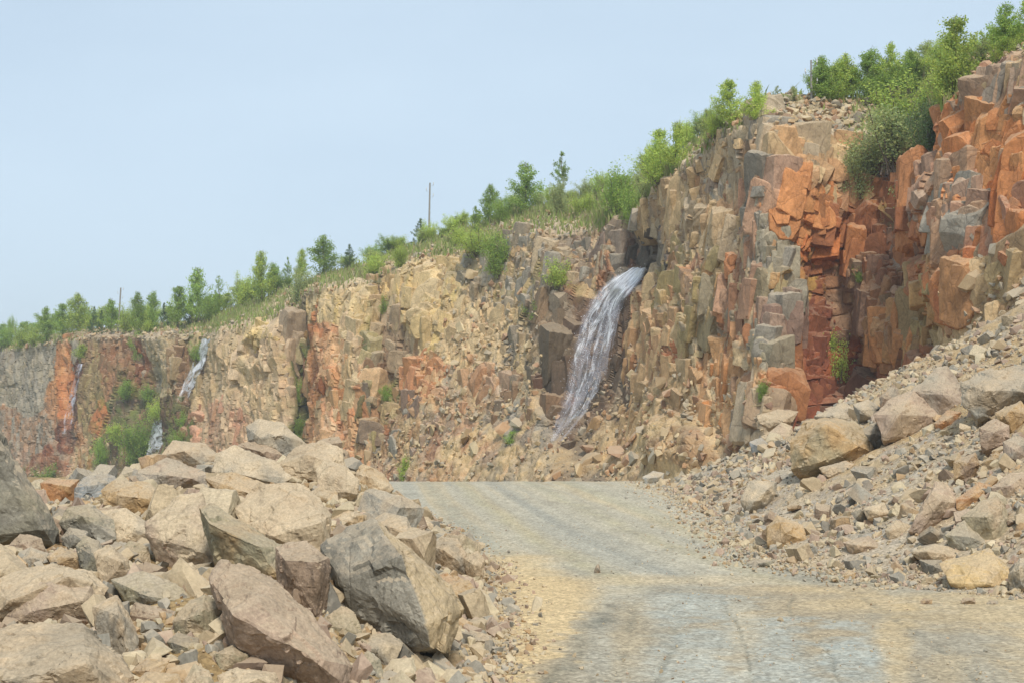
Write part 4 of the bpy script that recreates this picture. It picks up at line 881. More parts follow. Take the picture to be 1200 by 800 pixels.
# ---------------------------------------------------------------- waterfalls
def water_material(name, thin, scale, tint=(.80, .82, .90), soft=.22, amax=.92):
    """white falling water: ragged lengthwise strands with gaps between them"""
    m, t, b = nodes(name); L = t.links.new
    uv = N(t, 'ShaderNodeUVMap', uv_map='uv'); mp = N(t, 'ShaderNodeMapping'); mp.inputs['Scale'].default_value = scale
    L(uv.outputs[0], mp.inputs[0])
    n = N(t, 'ShaderNodeTexNoise'); n.inputs['Scale'].default_value = 1; n.inputs['Detail'].default_value = 8; n.inputs['Roughness'].default_value = .72; n.inputs['Distortion'].default_value = .9
    L(mp.outputs[0], n.inputs['Vector'])
    sep = N(t, 'ShaderNodeSeparateXYZ'); L(uv.outputs[0], sep.inputs[0])
    e1 = N(t, 'ShaderNodeMath', operation='PINGPONG'); e1.inputs[1].default_value = .5; L(sep.outputs[0], e1.inputs[0])
    e2 = N(t, 'ShaderNodeMapRange'); e2.inputs[1].default_value = 0; e2.inputs[2].default_value = .14; e2.inputs[3].default_value = -.22; e2.inputs[4].default_value = 0; L(e1.outputs[0], e2.inputs[0])
    ad = N(t, 'ShaderNodeMath', operation='ADD'); L(n.outputs[0], ad.inputs[0]); L(e2.outputs[0], ad.inputs[1])
    at = N(t, 'ShaderNodeAttribute', attribute_name='Col'); sc_ = N(t, 'ShaderNodeSeparateXYZ'); L(at.outputs['Vector'], sc_.inputs[0])
    ad2 = N(t, 'ShaderNodeMath', operation='ADD'); L(ad.outputs[0], ad2.inputs[0]); L(sc_.outputs[0], ad2.inputs[1])
    mr = N(t, 'ShaderNodeMapRange'); mr.inputs[1].default_value = thin; mr.inputs[2].default_value = thin + soft; mr.inputs[3].default_value = 0; mr.inputs[4].default_value = amax; L(ad2.outputs[0], mr.inputs[0])
    b.inputs['Base Color'].default_value = (*tint, 1); b.inputs['Roughness'].default_value = .35; L(mr.outputs[0], b.inputs['Alpha'])
    bp = N(t, 'ShaderNodeBump'); bp.inputs['Strength'].default_value = .6; bp.inputs['Distance'].default_value = .1; L(n.outputs[0], bp.inputs['Height']); L(bp.outputs[0], b.inputs['Normal'])
    return m
def waterfall(label, edges, dens, lift, nu, nv, mats, spray=0):
    e = np.array(edges, float); ys = np.linspace(e[0, 0], e[-1, 0], nv); xl, xr = np.interp(ys, e[:, 0], e[:, 1]), np.interp(ys, e[:, 0], e[:, 2])
    u = np.linspace(0, 1, nu); PX = xl[:, None] * (1 - u) + xr[:, None] * u; PY = np.repeat(ys[:, None], nu, 1)
    D = np.zeros_like(PX)
    for i in range(0, nv, 3):
        for j in range(0, nu, 2):
            p, _ = on_cliff(PX[i, j], PY[i, j]); D[i:i + 3, j:j + 2] = p[1]
    for _ in range(14):
        Dp = np.pad(D, 1, mode='edge'); D = (Dp[:-2, 1:-1] + Dp[2:, 1:-1] + Dp[1:-1, :-2] + Dp[1:-1, 2:] + 2 * D) / 6
    root = bpy.data.objects.new('waterfall', None); C.objects.link(root); base = P(PX[-1].mean(), PY[-1, 0], D[-1].mean() - lift); root.location = base
    tag(root, label, 'waterfall')
    L_len = (e[-1, 0] - e[0, 0]) / FOC * D.mean(); dv = np.interp(ys, np.linspace(e[0, 0], e[-1, 0], len(dens)), dens)
    UV = np.stack([np.repeat(u[None], nv, 0), np.repeat(np.linspace(0, 1, nv)[:, None], nu, 1)], -1).reshape(-1, 2)
    for k, (nm, mat, off) in enumerate(mats):
        q = P(PX, PY, D - lift - off); q = q + fbm(q * (1.6 + k), 3, 700 + k)[..., None] * np.array([.05, -.22, .04])
        c = np.repeat(dv[:, None], nu, 1).reshape(-1, 1) * [1, 1, 1]
        o = link(nm, mesh_np(nm, q.reshape(-1, 3) - base, grid_faces(nv, nu), c, mat, UV, True), root)
    if spray:
        rng = np.random.default_rng(spray); m = spray; i, j = rng.integers(0, nv, m), rng.integers(0, nu, m)
        p = P(PX[i, j] + rng.normal(size=m) * 4, PY[i, j] + rng.normal(size=m) * 3, D[i, j] - lift - rng.uniform(.1, .6, m)); s = rng.uniform(.006, .016, m)
        V, F, c = scatter(STONES[:6], p - base, rand_rot(m, rng), np.stack([s, s, s * 1.8], 1), np.full((m, 3), .85), rng)
        link('spray', mesh_np('spray', V, F, c, M_SPRAY), root)
M_SPRAY, _t, _b = nodes('white_water_drops'); _b.inputs['Base Color'].default_value = (.85, .87, .92, 1); _b.inputs['Roughness'].default_value = .3
WM1 = water_material('water_veil', .36, (6, 3, 1), (.66, .66, .74), .42, .52); WM2 = water_material('water_strands', .53, (8, 6.5, 1), (.90, .91, .95), .26, .95)
waterfall('large waterfall tumbling down the dark recess in the middle of the cliff', [(314, 738, 757), (326, 716, 753), (338, 702, 744), (352, 692, 733), (370, 682, 726), (392, 674, 721), (415, 668, 716), (438, 664, 712), (460, 659, 704), (480, 653, 692), (498, 647, 679), (516, 642, 662)],
          [.2, .16, .09, .05, .03, .03, .02, .0, -.06], .35, 41, 161, [('water_veil', WM1, 0), ('white_strands', WM2, .18)], 700)
WM3 = water_material('water_narrow', .44, (3.2, 7, 1), (.86, .88, .94), .26)
waterfall('narrow white waterfall slanting down left from the rim of the far cliff', [(397, 236, 247), (410, 232, 245), (430, 223, 239), (450, 213, 230), (472, 204, 220)], [.14, .12, .08, .05, -.12], .7, 9, 61, [('white_strands', WM3, 0)], 150)
waterfall('short low cascade at the far cliff foot, under the narrow slanting waterfall', [(489, 180, 191), (505, 176, 191), (520, 172, 192), (534, 168, 194)], [.0, .1, .08, -.05], .8, 9, 41, [('white_strands', WM3, 0)], 100)
WM4 = water_material('water_trickle', .52, (2, 6, 1), (.68, .70, .82))
waterfall('thin trickle of water over the dark red stain on the far left cliff', [(426, 91, 97), (445, 86, 93), (462, 81, 90), (480, 76, 88), (508, 70, 84)], [.14, .08, .05, .0], .8, 9, 51, [('white_strands', WM4, 0)], 60)

# ---------------------------------------------------------------- vegetation
def leaf_material(name, tint, var=.35):
    m = bpy.data.materials.new(name); m.use_nodes = True; t = m.node_tree; t.nodes.clear(); L = t.links.new
    at = N(t, 'ShaderNodeAttribute', attribute_name='Col'); oi = N(t, 'ShaderNodeObjectInfo')
    mr = N(t, 'ShaderNodeMapRange'); mr.inputs[3].default_value = 1 - var * .5; mr.inputs[4].default_value = 1 + var * .5; L(oi.outputs['Random'], mr.inputs[0])
    a = N(t, 'ShaderNodeVectorMath', operation='MULTIPLY'); a.inputs[1].default_value = tint; L(at.outputs['Color'], a.inputs[0])
    b = N(t, 'ShaderNodeVectorMath', operation='SCALE'); L(a.outputs[0], b.inputs[0]); L(mr.outputs[0], b.inputs['Scale'])
    d = N(t, 'ShaderNodeBsdfDiffuse'); tr = N(t, 'ShaderNodeBsdfTranslucent'); mx = N(t, 'ShaderNodeMixShader'); mx.inputs[0].default_value = .42
    L(b.outputs[0], d.inputs[0]); L(b.outputs[0], tr.inputs[0]); L(d.outputs[0], mx.inputs[1]); L(tr.outputs[0], mx.inputs[2])
    o = N(t, 'ShaderNodeOutputMaterial'); L(mx.outputs[0], o.inputs[0]); return m
TONES = {'bright': leaf_material('leaves_bright', (.46, .56, .13)), 'mid': leaf_material('leaves_mid', (.31, .43, .10)), 'dark': leaf_material('leaves_dark', (.13, .19, .075)), 'pale': leaf_material('leaves_pale', (.46, .52, .22))}
M_BARK, _t, _b = nodes('bark'); _b.inputs['Base Color'].default_value = (.13, .10, .075, 1); _b.inputs['Roughness'].default_value = .9
def tube(pts, r0, r1, k=5):
    pts = np.array(pts, float); n = len(pts); V = []
    for i, p in enumerate(pts):
        r = r0 + (r1 - r0) * i / (n - 1)
        for a in range(k): V.append(p + [r * math.cos(2 * math.pi * a / k), r * math.sin(2 * math.pi * a / k), 0])
    F = [[i * k + a, i * k + (a + 1) % k, (i + 1) * k + (a + 1) % k, (i + 1) * k + a] for i in range(n - 1) for a in range(k)]
    return np.array(V), np.array(F)
def tree_proto(kind, seed):
    """unit tree, height 1, width 1: stems and leaves, both as arrays"""
    rng = np.random.default_rng(seed); tubes, tips = [], []
    def branch(p0, d, ln, r, bend=.15):
        q = [p0]; d = d / np.linalg.norm(d)
        for _ in range(4): d = d + rng.normal(size=3) * bend; d[2] += .06; d /= np.linalg.norm(d); q.append(q[-1] + d * ln / 4)
        tubes.append(tube(q, r, r * .35, 4)); return np.array(q)
    if kind in ('sapling', 'sparse', 'conifer'):
        st = [np.array([0, 0, 0.])]
        for i in range(8): st.append(st[-1] + np.array([rng.normal() * .012, rng.normal() * .012, .98 / 8]))
        tubes.append(tube(st, .014, .003)); st = np.array(st)
        nb = {'sapling': 60, 'sparse': 34, 'conifer': 46}[kind]
        for b in range(nb):
            h = rng.uniform(.10 if kind != 'sparse' else .12, .97); a = rng.uniform(0, 2 * math.pi); p0 = np.array([np.interp(h, st[:, 2], st[:, 0]), np.interp(h, st[:, 2], st[:, 1]), h])
            wd = {'sapling': .50 * (1 - h) ** .75 * min(1, .5 + h * 3) + .05, 'sparse': .48 * (1 - h) ** .9 + .03, 'conifer': .50 * (1 - h) + .03}[kind] * rng.uniform(.55, 1.1)
            up = {'sapling': .75, 'sparse': .6, 'conifer': .15}[kind]
            q = branch(p0, np.array([math.cos(a), math.sin(a), up]), wd, .0035); tips.append((q, wd))
    else:
        for b in range(26 if kind == 'bush' else 16):
            a = rng.uniform(0, 2 * math.pi); sp_ = rng.uniform(0, .9) ** .8
            q = branch(np.array([rng.normal() * .06, rng.normal() * .06, 0.]), np.array([math.cos(a) * sp_ * .75, math.sin(a) * sp_ * .75, .9]), rng.uniform(.6, .98) * (1 - .2 * sp_), .008, .12); tips.append((q[1:], .35))
            for s in range(3):
                i = rng.integers(1, 4); q2 = branch(q[i], q[i] - q[i - 1] + rng.normal(size=3) * .12, rng.uniform(.15, .32), .003); tips.append((q2, .2))
    nl = {'sapling': 5200, 'sparse': 2000, 'conifer': 5600, 'bush': 8500, 'weed': 3000}[kind]
    w = np.array([t[1] + .05 for t in tips]); which = rng.choice(len(tips), nl, p=w / w.sum()); P0 = np.zeros((nl, 3))
    for k in range(nl):
        q = tips[which[k]][0]; t = rng.random() ** .7 * (len(q) - 1.001); i = int(t); P0[k] = q[i] + (q[i + 1] - q[i]) * (t - i)
    P0 += rng.normal(size=P0.shape) * {'sapling': .026, 'sparse': .018, 'conifer': .018, 'bush': .045, 'weed': .045}[kind]
    P0[:, 2] = np.abs(P0[:, 2]); sz = {'sapling': .015, 'sparse': .014, 'conifer': .012, 'bush': .0145, 'weed': .020}[kind] * rng.uniform(.6, 1.35, nl)
    R = rand_rot(nl, rng); a, b = R[:, :, 0] * sz[:, None], R[:, :, 1] * (sz * .62)[:, None]
    V = np.stack([P0 - a, P0 + b, P0 + a, P0 - b], 1).reshape(-1, 3); F = np.arange(nl * 4).reshape(-1, 4)
    cl = 1 + .22 * fbm(P0 * 5, 2, seed) + .18 * (rng.random(nl) - .5); hue = rng.random(nl)
    c = np.stack([cl * (1 + .25 * (hue - .5)), cl, cl * (1 - .2 * (hue - .5))], 1); c = np.repeat(c, 4, 0)
    s = np.abs(V[:, :2]).max(0).mean() / .5 if kind != 'conifer' else 1; V[:, :2] /= max(s, .6); V[:, 2] /= V[:, 2].max()
    tv = np.concatenate([x[0] for x in tubes]); to = np.cumsum([0] + [len(x[0]) for x in tubes]); tf = np.concatenate([x[1] + o for x, o in zip(tubes, to)]); tv[:, :2] /= max(s, .6)
    return (tv, tf), (V, F, c)
_protos, _mesh_cache = {}, {}
for kind, n in (('sapling', 5), ('sparse', 2), ('conifer', 2), ('bush', 5), ('weed', 3)):
    for k in range(n): _protos[kind, k] = tree_proto(kind, 900 + k * 13 + len(kind))
CL_PLAT = (int(np.argmax(CL_T > 2.02)), len(CL_T))
def plant(kind, px, yb, yt, wpx, tone, label, group, cat=None, on='top', idx=[0]):
    idx[0] += 1; k = idx[0] % max(j + 1 for (kk, j) in _protos if kk == kind)
    p, _ = on_cliff(px, yb, CL_PLAT if on == 'top' else None)
    d = p[1]
    if on == 'pile': d = hit_ground(px, yb, 6, 70); p = P(px, yb, d)
    h = max((yb - yt) / FOC * d, .3) ; w = wpx / FOC * d * (1.35 if kind != 'conifer' else 1.15); h = h * (1.06 if kind in ('bush', 'weed') else 1.0)
    if ('t', kind, k) not in _mesh_cache: (tv, tf), _ = _protos[kind, k]; _mesh_cache['t', kind, k] = mesh_np('stems', tv, tf, None, M_BARK)
    if ('c', kind, k, tone) not in _mesh_cache: _, (v, f, c) = _protos[kind, k]; _mesh_cache['c', kind, k, tone] = mesh_np('leaves', v, f, c, TONES[tone])
    name = {'sapling': 'young_birch_tree', 'sparse': 'young_birch_tree', 'conifer': 'pine_tree', 'bush': 'bush', 'weed': 'weed_plant'}[kind]
    root = bpy.data.objects.new(name, None); C.objects.link(root); root.location = p - np.array([0, 0, .12]); root.scale = (w, w, h * 1.03); root.rotation_euler = (0, 0, (idx[0] * 2.39) % 6.28)
    tag(root, label, cat or {'sapling': 'tree', 'sparse': 'tree', 'conifer': 'tree', 'bush': 'bush', 'weed': 'plant'}[kind], group)
    t_ = link('trunk' if kind in ('sapling', 'sparse', 'conifer') else 'stems', _mesh_cache['t', kind, k], root); link('crown', _mesh_cache['c', kind, k, tone], root)
G1, G2, G3, G4 = 'trees along the top of the far left cliff', 'trees and shrubs on the grassy slope above the cliff', 'bushes crowding the rim of the right cliff', 'plants rooted in the cliff face'
PLANTS = [
 ('bush', 6, 412, 384, 34, 'mid', 'bush at the left edge of the photo on the cliff top', G1), ('bush', 28, 408, 380, 30, 'bright', 'low bright bush second from the left edge on the cliff top', G1),
 ('sapling', 55, 402, 359, 30, 'mid', 'broad tree left of the two tallest trees behind the far stone heap', G1), ('bush', 40, 407, 392, 34, 'bright', 'low yellow-green bush in front of the far left trees', G1),
 ('sapling', 74, 398, 355, 24, 'mid', 'slim tree just left of the tallest tree on the far left', G1), ('sapling', 92, 394, 343, 34, 'bright', 'tallest bright green tree behind the far stone heap', G1),
 ('conifer', 109, 393, 358, 20, 'dark', 'dark pine right behind the tallest far left tree', G1), ('conifer', 119, 392, 362, 15, 'dark', 'small dark pine halfway between the tallest far left tree and the pole', G1),
 ('sapling', 130, 392, 348, 24, 'mid', 'tree just left of the leaning far left pole', G1), ('bush', 149, 392, 356, 26, 'bright', 'leafy bright bush just right of the far left pole', G1),
 ('sapling', 162, 392, 341, 22, 'mid', 'upright tree, second right of the far left pole', G1), ('sapling', 179, 389, 340, 20, 'mid', 'narrow pointed tree, third right of the far left pole', G1),
 ('conifer', 192, 386, 354, 22, 'dark', 'dark pine left of the trees over the slanting waterfall', G1), ('bush', 172, 392, 364, 30, 'bright', 'bright bush below the two narrow trees right of the pole', G1),
 ('sapling', 208, 384, 334, 30, 'mid', 'tree above the rocks left of the slanting waterfall', G1), ('sapling', 233, 380, 313, 36, 'mid', 'big tree directly above the slanting waterfall', G1),
 ('conifer', 222, 381, 345, 20, 'dark', 'dark pine below the big tree over the slanting waterfall', G1), ('sparse', 257, 368, 322, 20, 'mid', 'thin half-bare tree right of the slanting waterfall', G1),
 ('bush', 246, 378, 344, 30, 'mid', 'green bush just right of the head of the slanting waterfall', G1),
 ('bush', 283, 362, 318, 34, 'bright', 'bright bush left of the tall pointed tree on the far slope', G1), ('sapling', 306, 358, 293, 34, 'bright', 'tall pointed bright green tree on the far slope', G1),
 ('sapling', 322, 346, 306, 20, 'mid', 'slender tree leaning on the tall pointed tree', G1), ('sparse', 338, 338, 300, 14, 'mid', 'thin sparse tree left of the short slim birch', G1),
 ('sapling', 352, 334, 289, 20, 'bright', 'short slim birch on the skyline left of the leafy dark-based tree', G1), ('bush', 353, 372, 322, 42, 'pale', 'pale green round bush on the lip above the mossy cleft', G1),
 ('sapling', 378, 326, 274, 40, 'mid', 'leafy broad young tree on the skyline left of the dark shrub', G2), ('conifer', 410, 316, 285, 26, 'dark', 'dark round pine shrub on the skyline', G2),
 ('bush', 440, 326, 290, 30, 'bright', 'bright yellow-green bush right of the dark round pine shrub', G2), ('conifer', 453, 296, 275, 14, 'dark', 'tiny dark pine on the skyline', G2),
 ('bush', 468, 316, 284, 24, 'bright', 'small bright bush below the tiny dark pine', G2), ('conifer', 490, 284, 251, 32, 'dark', 'dark pine at the foot of the middle pole', G2),
 ('bush', 505, 284, 256, 20, 'bright', 'light green bush under the middle pole', G2), ('conifer', 533, 272, 252, 20, 'dark', 'small dark shrub right of the middle pole', G2),
 ('bush', 540, 290, 262, 26, 'bright', 'bright shrub below the small dark one right of the middle pole', G2), ('sparse', 556, 276, 240, 18, 'mid', 'small sparse tree left of the forked sapling', G2),
 ('sapling', 573, 266, 214, 28, 'mid', 'narrow forked sapling left of the broad skyline tree', G2), ('bush', 590, 262, 226, 28, 'mid', 'bush between the forked sapling and the broad skyline tree', G2),
 ('sapling', 614, 252, 188, 44, 'mid', 'broad leafy tree on the skyline above the large waterfall slope', G2), ('sparse', 660, 240, 176, 28, 'mid', 'tall thin see-through birch on the skyline', G2),
 ('bush', 656, 256, 206, 26, 'pale', 'yellowish upright bush at the foot of the thin see-through birch', G2), ('sparse', 700, 240, 206, 20, 'pale', 'small sparse sapling right of the thin see-through birch', G2),
 ('bush', 686, 252, 222, 34, 'bright', 'low bright bush under the small sparse sapling', G2), ('bush', 728, 262, 192, 56, 'mid', 'big rounded bush on the rim left above the large waterfall', G2),
 ('bush', 748, 272, 214, 44, 'mid', 'bush overhanging the head of the large waterfall', G2), ('sapling', 775, 216, 150, 36, 'bright', 'left one of the pair of spiky bright trees right above the waterfall', G2),
 ('sapling', 795, 206, 144, 36, 'bright', 'right one of the pair of spiky bright trees right above the waterfall', G2), ('bush', 782, 222, 180, 56, 'bright', 'dense bush at the feet of the pair of spiky trees', G2),
 ('bush', 760, 232, 196, 40, 'pale', 'pale bush left of the feet of the spiky trees', G2),
 ('sparse', 833, 176, 128, 26, 'pale', 'pale wispy sapling left of the spiky tree on the rounded buttress', G3), ('sapling', 858, 160, 98, 40, 'bright', 'spiky bright tree on the left shoulder of the rounded buttress', G3),
 ('sapling', 886, 144, 92, 34, 'bright', 'second spiky tree on the left shoulder of the rounded buttress', G3), ('bush', 848, 166, 124, 36, 'bright', 'bush under the spiky trees of the rounded buttress', G3),
 ('sparse', 910, 126, 98, 20, 'pale', 'first of the low wispy shrubs left of the right pole', G3), ('sparse', 932, 120, 98, 22, 'pale', 'wispy shrub next to the right pole on its left', G3),
 ('sapling', 968, 122, 72, 40, 'mid', 'leafy tree just right of the right pole', G3), ('sapling', 992, 118, 60, 40, 'bright', 'bright tree, second right of the right pole', G3), ('sapling', 1018, 116, 54, 42, 'mid', 'tree in the middle of the thicket right of the pole', G3),
 ('sapling', 1046, 114, 46, 42, 'bright', 'tallest tree of the thicket between the pole and the yellow-green tree', G3), ('sapling', 1072, 112, 52, 36, 'mid', 'darker tree just left of the yellow-green rim tree', G3), ('bush', 980, 122, 84, 50, 'bright', 'dense bush at the left foot of the rim thicket', G3),
 ('bush', 1030, 122, 80, 60, 'mid', 'dense bush at the middle foot of the rim thicket', G3), ('bush', 1066, 164, 84, 112, 'bright', 'large bright green willow bush spilling over the rim', G3), ('bush', 1044, 204, 112, 112, 'pale', 'large pale bush hanging on the rim below the bright willow', G3),
 ('bush', 1092, 176, 100, 66, 'dark', 'dark green bush against the left side of the orange cliff', G3), ('sapling', 1122, 112, 14, 56, 'bright', 'tall yellow-green tree above the orange cliff', G3), ('bush', 1112, 126, 54, 64, 'bright', 'bush at the foot of the tall yellow-green tree', G3),
 ('sparse', 1152, 84, 32, 30, 'pale', 'wispy grey-green sapling between the two tallest rim trees', G3), ('sapling', 1182, 66, -2, 46, 'mid', 'tall tree at the top right corner left of the last one', G3), ('sapling', 1204, 56, -8, 44, 'bright', 'last tree cut by the right edge at the top corner', G3), ('bush', 1174, 72, 34, 44, 'bright', 'bush at the foot of the top right corner trees', G3),
 ('bush', 1006, 238, 160, 74, 'pale', 'drooping bush hanging lowest over the cliff rim on the right', G3), ('weed', 1060, 246, 196, 40, 'pale', 'sparse weed below the hanging bushes beside the orange cliff', G4),
 ('weed', 981, 446, 384, 36, 'bright', 'leafy green plant growing from the dark red recess', G4), ('weed', 652, 340, 300, 34, 'bright', 'bright weed on the ledge left of the large waterfall', G4), ('weed', 626, 376, 348, 28, 'mid', 'small weed on the ledge left of the middle of the large waterfall', G4),
 ('bush', 586, 326, 270, 52, 'mid', 'green bush on the rim above the sandy middle of the cliff', G4), ('bush', 560, 300, 264, 60, 'bright', 'wide bright bush on the slope left of the rim bush', G4), ('weed', 473, 566, 530, 18, 'bright', 'bright green weed at the cliff foot just beyond the left pile', G4),
 ('weed', 880, 504, 466, 26, 'mid', 'weed at the foot of the buttress behind the boulders', G4), ('weed', 1060, 414, 386, 22, 'mid', 'small weed on the brown cliff right of the red recess', G4), ('bush', 165, 424, 384, 32, 'mid', 'bush hanging over the far cliff rim right of the stone heap', G4),
 ('weed', 96, 420, 400, 28, 'bright', 'yellow-green weed on the rim above the thin trickle', G4), ('bush', 188, 496, 462, 30, 'bright', 'bush on the far cliff between trickle and slanting waterfall', G4), ('bush', 150, 470, 440, 30, 'mid', 'mossy bush high on the far cliff face under the hanging bush', G4),
 ('bush', 158, 548, 486, 44, 'mid', 'largest bush low on the far cliff left of the short cascade', G4), ('bush', 120, 546, 508, 40, 'mid', 'bush at the far cliff foot right of the red stain', G4), ('bush', 208, 530, 500, 22, 'mid', 'small bush right of the short low cascade', G4),
 ('weed', 60, 566, 540, 40, 'mid', 'weedy plant at the foot of the far left cliff, beyond the leaning slab', G4), ('weed', 176, 470, 448, 26, 'mid', 'small weed between the two far cliff bushes', G4), ('weed', 136, 520, 492, 26, 'bright', 'weed left of the largest low bush on the far cliff', G4), ('weed', 212, 500, 476, 20, 'mid', 'small weed just below the end of the slanting waterfall', G4), ('weed', 232, 424, 398, 18, 'mid', 'weed right beside the slanting waterfall', G4), ('weed', 890, 470, 440, 16, 'mid', 'thin weed in the joint left of the red recess', G4), ('weed', 1010, 330, 306, 22, 'mid', 'weed on the brown ledge above the red recess', G4),
 ('weed', 346, 476, 440, 16, 'mid', 'upper weed in the mossy vertical cleft', G4), ('weed', 348, 520, 486, 18, 'mid', 'lower weed in the mossy vertical cleft', G4), ('weed', 455, 470, 448, 22, 'mid', 'weed on the small ledge in the middle of the pale cliff', G4), ('weed', 450, 372, 344, 14, 'mid', 'dark green tuft high in the narrow crack of the pale cliff', G4),
 ('weed', 600, 520, 500, 26, 'mid', 'weed low on the scree left of the large waterfall foot', G4),
]
for (kind, px, yb, yt, w, tone, label, g) in PLANTS:
    plant(kind, px, yb, yt, w, tone, label, g, on='top' if g in (G1, G2, G3) and 'hanging' not in label and 'drooping' not in label else 'face')

def fillers():
    """the undergrowth between the trees that can be told apart"""
    rng = np.random.default_rng(12); sky = lambda x: float(np.interp(x, PROF[:, 0], PROF[:, 6]))
    sets = ((G1, -10, 345, 34, (16, 30), (16, 30), .55, 'young tree or bush in the green strip along the far left cliff top'), (G2, 395, 730, 22, (12, 26), (18, 34), .15, 'low leafy shrub on the grassy slope between the middle pole and the waterfall'),
            (G3, 955, 1105, 20, (24, 48), (28, 44), .5, 'leafy sapling in the dense thicket right of the right pole'), (G3, 1105, 1215, 9, (24, 44), (26, 40), .4, 'leafy sapling in the dense growth above the orange cliff'), (G2, 735, 835, 10, (20, 40), (24, 40), .3, 'leafy shrub in the dense growth right above the large waterfall'))
    for g, x0, x1, n, hh, ww, ps, lab in sets:
        for k in range(n):
            px = x0 + (x1 - x0) * (k + rng.uniform(0, 1)) / n; yb = sky(px) + rng.uniform(1, 14 if g != G2 else 26); h = rng.uniform(*hh)
            kind = 'sapling' if rng.random() < ps else 'bush'; tone = rng.choice(['bright', 'mid', 'mid', 'pale', 'bright'])
            plant(kind, px, yb, yb - h, rng.uniform(*ww), str(tone), lab, g + ', undergrowth', 'shrub')
fillers()

def grass():
    rng = np.random.default_rng(77); n = 60000; rows = np.nonzero((CL_T > 1.98) & (CL_T < 2.99))[0]
    r = rng.choice(rows, n); c = rng.integers(5, CL.shape[1] - 5, n); p = CL[r, c]; px, py = PIX(p)
    m = .35 * smooth(2.25, 2.5, CL_T[r])
    for cx, cy, rx, ry, a in ((640, 245, 90, 26, 1), (540, 280, 80, 22, 1), (490, 300, 40, 16, .9), (440, 312, 50, 16, .9), (285, 360, 40, 24, 1), (240, 376, 50, 14, .9), (700, 245, 60, 24, 1), (330, 350, 50, 18, .6), (780, 210, 50, 20, .9), (1080, 110, 70, 40, .8), (400, 322, 40, 14, .8), (60, 404, 60, 10, .9), (850, 165, 30, 20, .6), (590, 300, 40, 20, .7), (30, 408, 60, 8, .9)):
        m = np.maximum(m, a * patch(px, py, cx, cy, rx, ry, .6))
    for cx, cy, rx, ry in ((930, 135, 95, 24), (130, 392, 44, 8), (1180, 95, 50, 34), (480, 312, 60, 10)): m *= 1 - .95 * patch(px, py, cx, cy, rx, ry, .3)
    m *= .35 + .65 * smooth(-.25, .2, fbm(p * .35, 3, 5)); k = rng.random(n) < m; p = p[k]; n = len(p)
    h = rng.uniform(.25, .75, n) * (1 + .5 * fbm(p * .5, 2, 6)); w = rng.uniform(.03, .07, n); a = rng.uniform(0, 6.28, n); ln = rng.normal(size=(n, 2)) * .25
    base = p - [0, 0, .05]; s = np.stack([np.cos(a) * w, np.sin(a) * w, 0 * a], 1); tip = base + np.stack([ln[:, 0] * h, ln[:, 1] * h, h], 1); mid = base + np.stack([ln[:, 0] * h * .3, ln[:, 1] * h * .3, h * .55], 1)
    V = np.stack([base - s, base + s, mid + s * .8, tip, mid - s * .8], 1).reshape(-1, 3); i = np.arange(n)[:, None] * 5
    F = np.concatenate([i + [0, 1, 2], i + [0, 2, 4], i + [4, 2, 3]])
    g = rng.random((n, 1)); col = np.array([.27, .37, .085]) * (1 - g) + np.array([.36, .36, .16]) * g; dry = (rng.random((n, 1)) < .16); col = np.where(dry, [.42, .36, .2], col) * rng.uniform(.75, 1.15, (n, 1))
    o = link('grass', mesh_np('grass', V, F, np.repeat(col, 5, 0), leaf_material('grass_blades', (1, 1, 1), 0))); tag(o, 'fresh green and dry grass on the slope above the cliff', 'grass', kind='stuff')
grass()

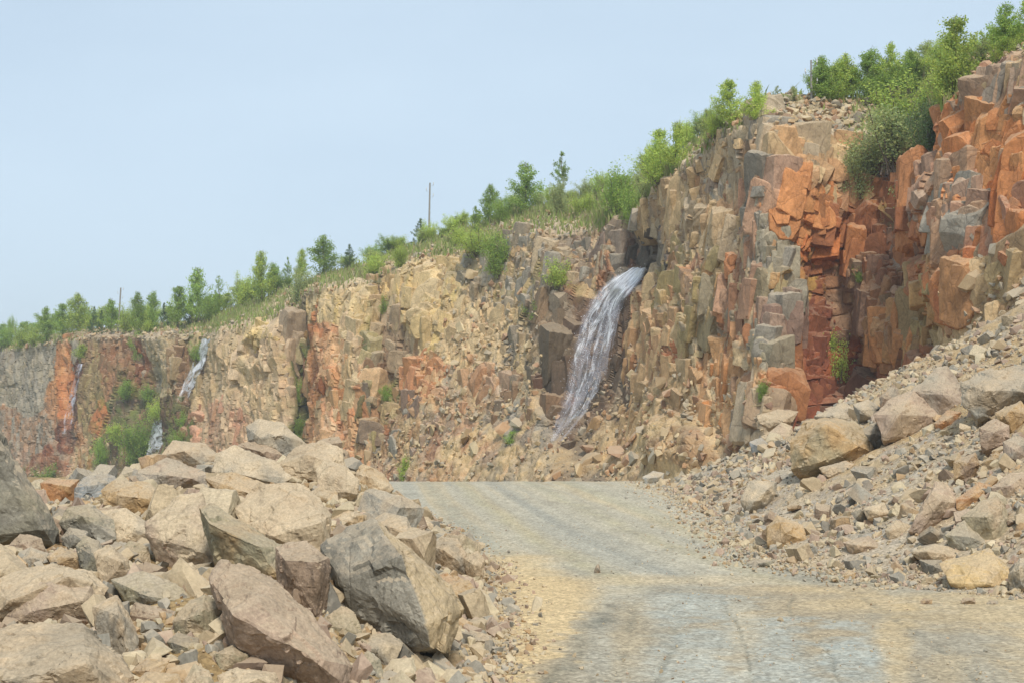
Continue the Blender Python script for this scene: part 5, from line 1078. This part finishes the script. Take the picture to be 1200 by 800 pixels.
# ---------------------------------------------------------------- utility poles
M_WOOD, _t, _b = nodes('weathered_wood'); _b.inputs['Base Color'].default_value = (.24, .225, .20, 1); _b.inputs['Roughness'].default_value = .9
_w = N(_t, 'ShaderNodeTexNoise'); _w.inputs['Scale'].default_value = 9; _g = N(_t, 'ShaderNodeNewGeometry'); _t.links.new(_g.outputs['Position'], _w.inputs['Vector'])
_bp = N(_t, 'ShaderNodeBump'); _bp.inputs['Strength'].default_value = .5; _t.links.new(_w.outputs[0], _bp.inputs['Height']); _t.links.new(_bp.outputs[0], _b.inputs['Normal'])
M_CER, _t, _b = nodes('white_ceramic'); _b.inputs['Base Color'].default_value = (.6, .6, .58, 1); _b.inputs['Roughness'].default_value = .3
def pole(px, yb, yt, xt, label, extra=1.0):
    p, _ = on_cliff(px, yb, CL_PLAT); h = (yb - yt) / FOC * p[1]; lean = (xt - px) / FOC * p[1]; h += extra; p = p - np.array([0, 0, extra])
    root = bpy.data.objects.new('utility_pole', None); C.objects.link(root); root.location = p; root.rotation_euler = (0, math.atan2(lean, h), 0); tag(root, label, 'utility pole')
    V, F = tube([(0, 0, 0), (0, 0, h * .33), (0, 0, h * .66), (0, 0, h)], .07 * p[1] / 120 + .02, .05 * p[1] / 120 + .015, 10); F = F.tolist(); top = [len(V) - 10 + a for a in range(10)]; me = bpy.data.meshes.new('shaft'); me.from_pydata(V.tolist(), [], F + [top]); me.materials.append(M_WOOD); link('shaft', me, root)
    for k, (dz, sx) in enumerate(((-.25, 1), (-.7, -1), (-1.15, 1))):
        z = h + dz; v1, f1 = tube([(sx * .08, 0, z), (sx * .2, 0, z), (sx * .27, 0, z + .06), (sx * .28, 0, z + .14)], .018, .018, 6); mb = bpy.data.meshes.new('bracket'); mb.from_pydata(v1.tolist(), [], f1.tolist()); mb.materials.append(M_WOOD); b = link('bracket', mb, root)
        bm = bmesh.new(); bmesh.ops.create_cone(bm, cap_ends=True, segments=10, radius1=.04, radius2=.025, depth=.1); bmesh.ops.translate(bm, verts=bm.verts, vec=(sx * .28, 0, z + .2)); bmesh.ops.create_uvsphere(bm, u_segments=8, v_segments=6, radius=.035, matrix=Matrix.Translation((sx * .28, 0, z + .28)))
        mi = bpy.data.meshes.new('insulator'); bm.to_mesh(mi); bm.free(); mi.materials.append(M_CER); link('insulator', mi, b)
pole(138, 390, 337, 141, 'weathered wooden pole behind the heap of stones on the far left cliff top')
pole(502, 282, 214, 503.5, 'thin wooden pole standing behind the dark pine on the middle skyline')
pole(951, 121, 70, 951, 'short dark wooden pole at the left end of the right rim thicket')

# ---------------------------------------------------------------- quarry air: a thin even haze
_hb = bmesh.new(); bmesh.ops.create_cube(_hb, size=1); bmesh.ops.scale(_hb, vec=(7400, 1010, 60), verts=_hb.verts); bmesh.ops.translate(_hb, vec=(0, 425, 19), verts=_hb.verts)
_hm = bpy.data.meshes.new('haze'); _hb.to_mesh(_hm); _hb.free(); M_HAZE = bpy.data.materials.new('haze'); M_HAZE.use_nodes = True; _t = M_HAZE.node_tree; _t.nodes.clear()
_pv = N(_t, 'ShaderNodeVolumePrincipled'); _pv.inputs['Color'].default_value = (.86, .93, 1, 1); _pv.inputs['Density'].default_value = .0007; _mo = N(_t, 'ShaderNodeOutputMaterial'); _t.links.new(_pv.outputs[0], _mo.inputs['Volume'])
_hm.materials.append(M_HAZE); tag(link('haze', _hm), 'thin pale haze hanging in the quarry air', 'haze', kind='stuff')
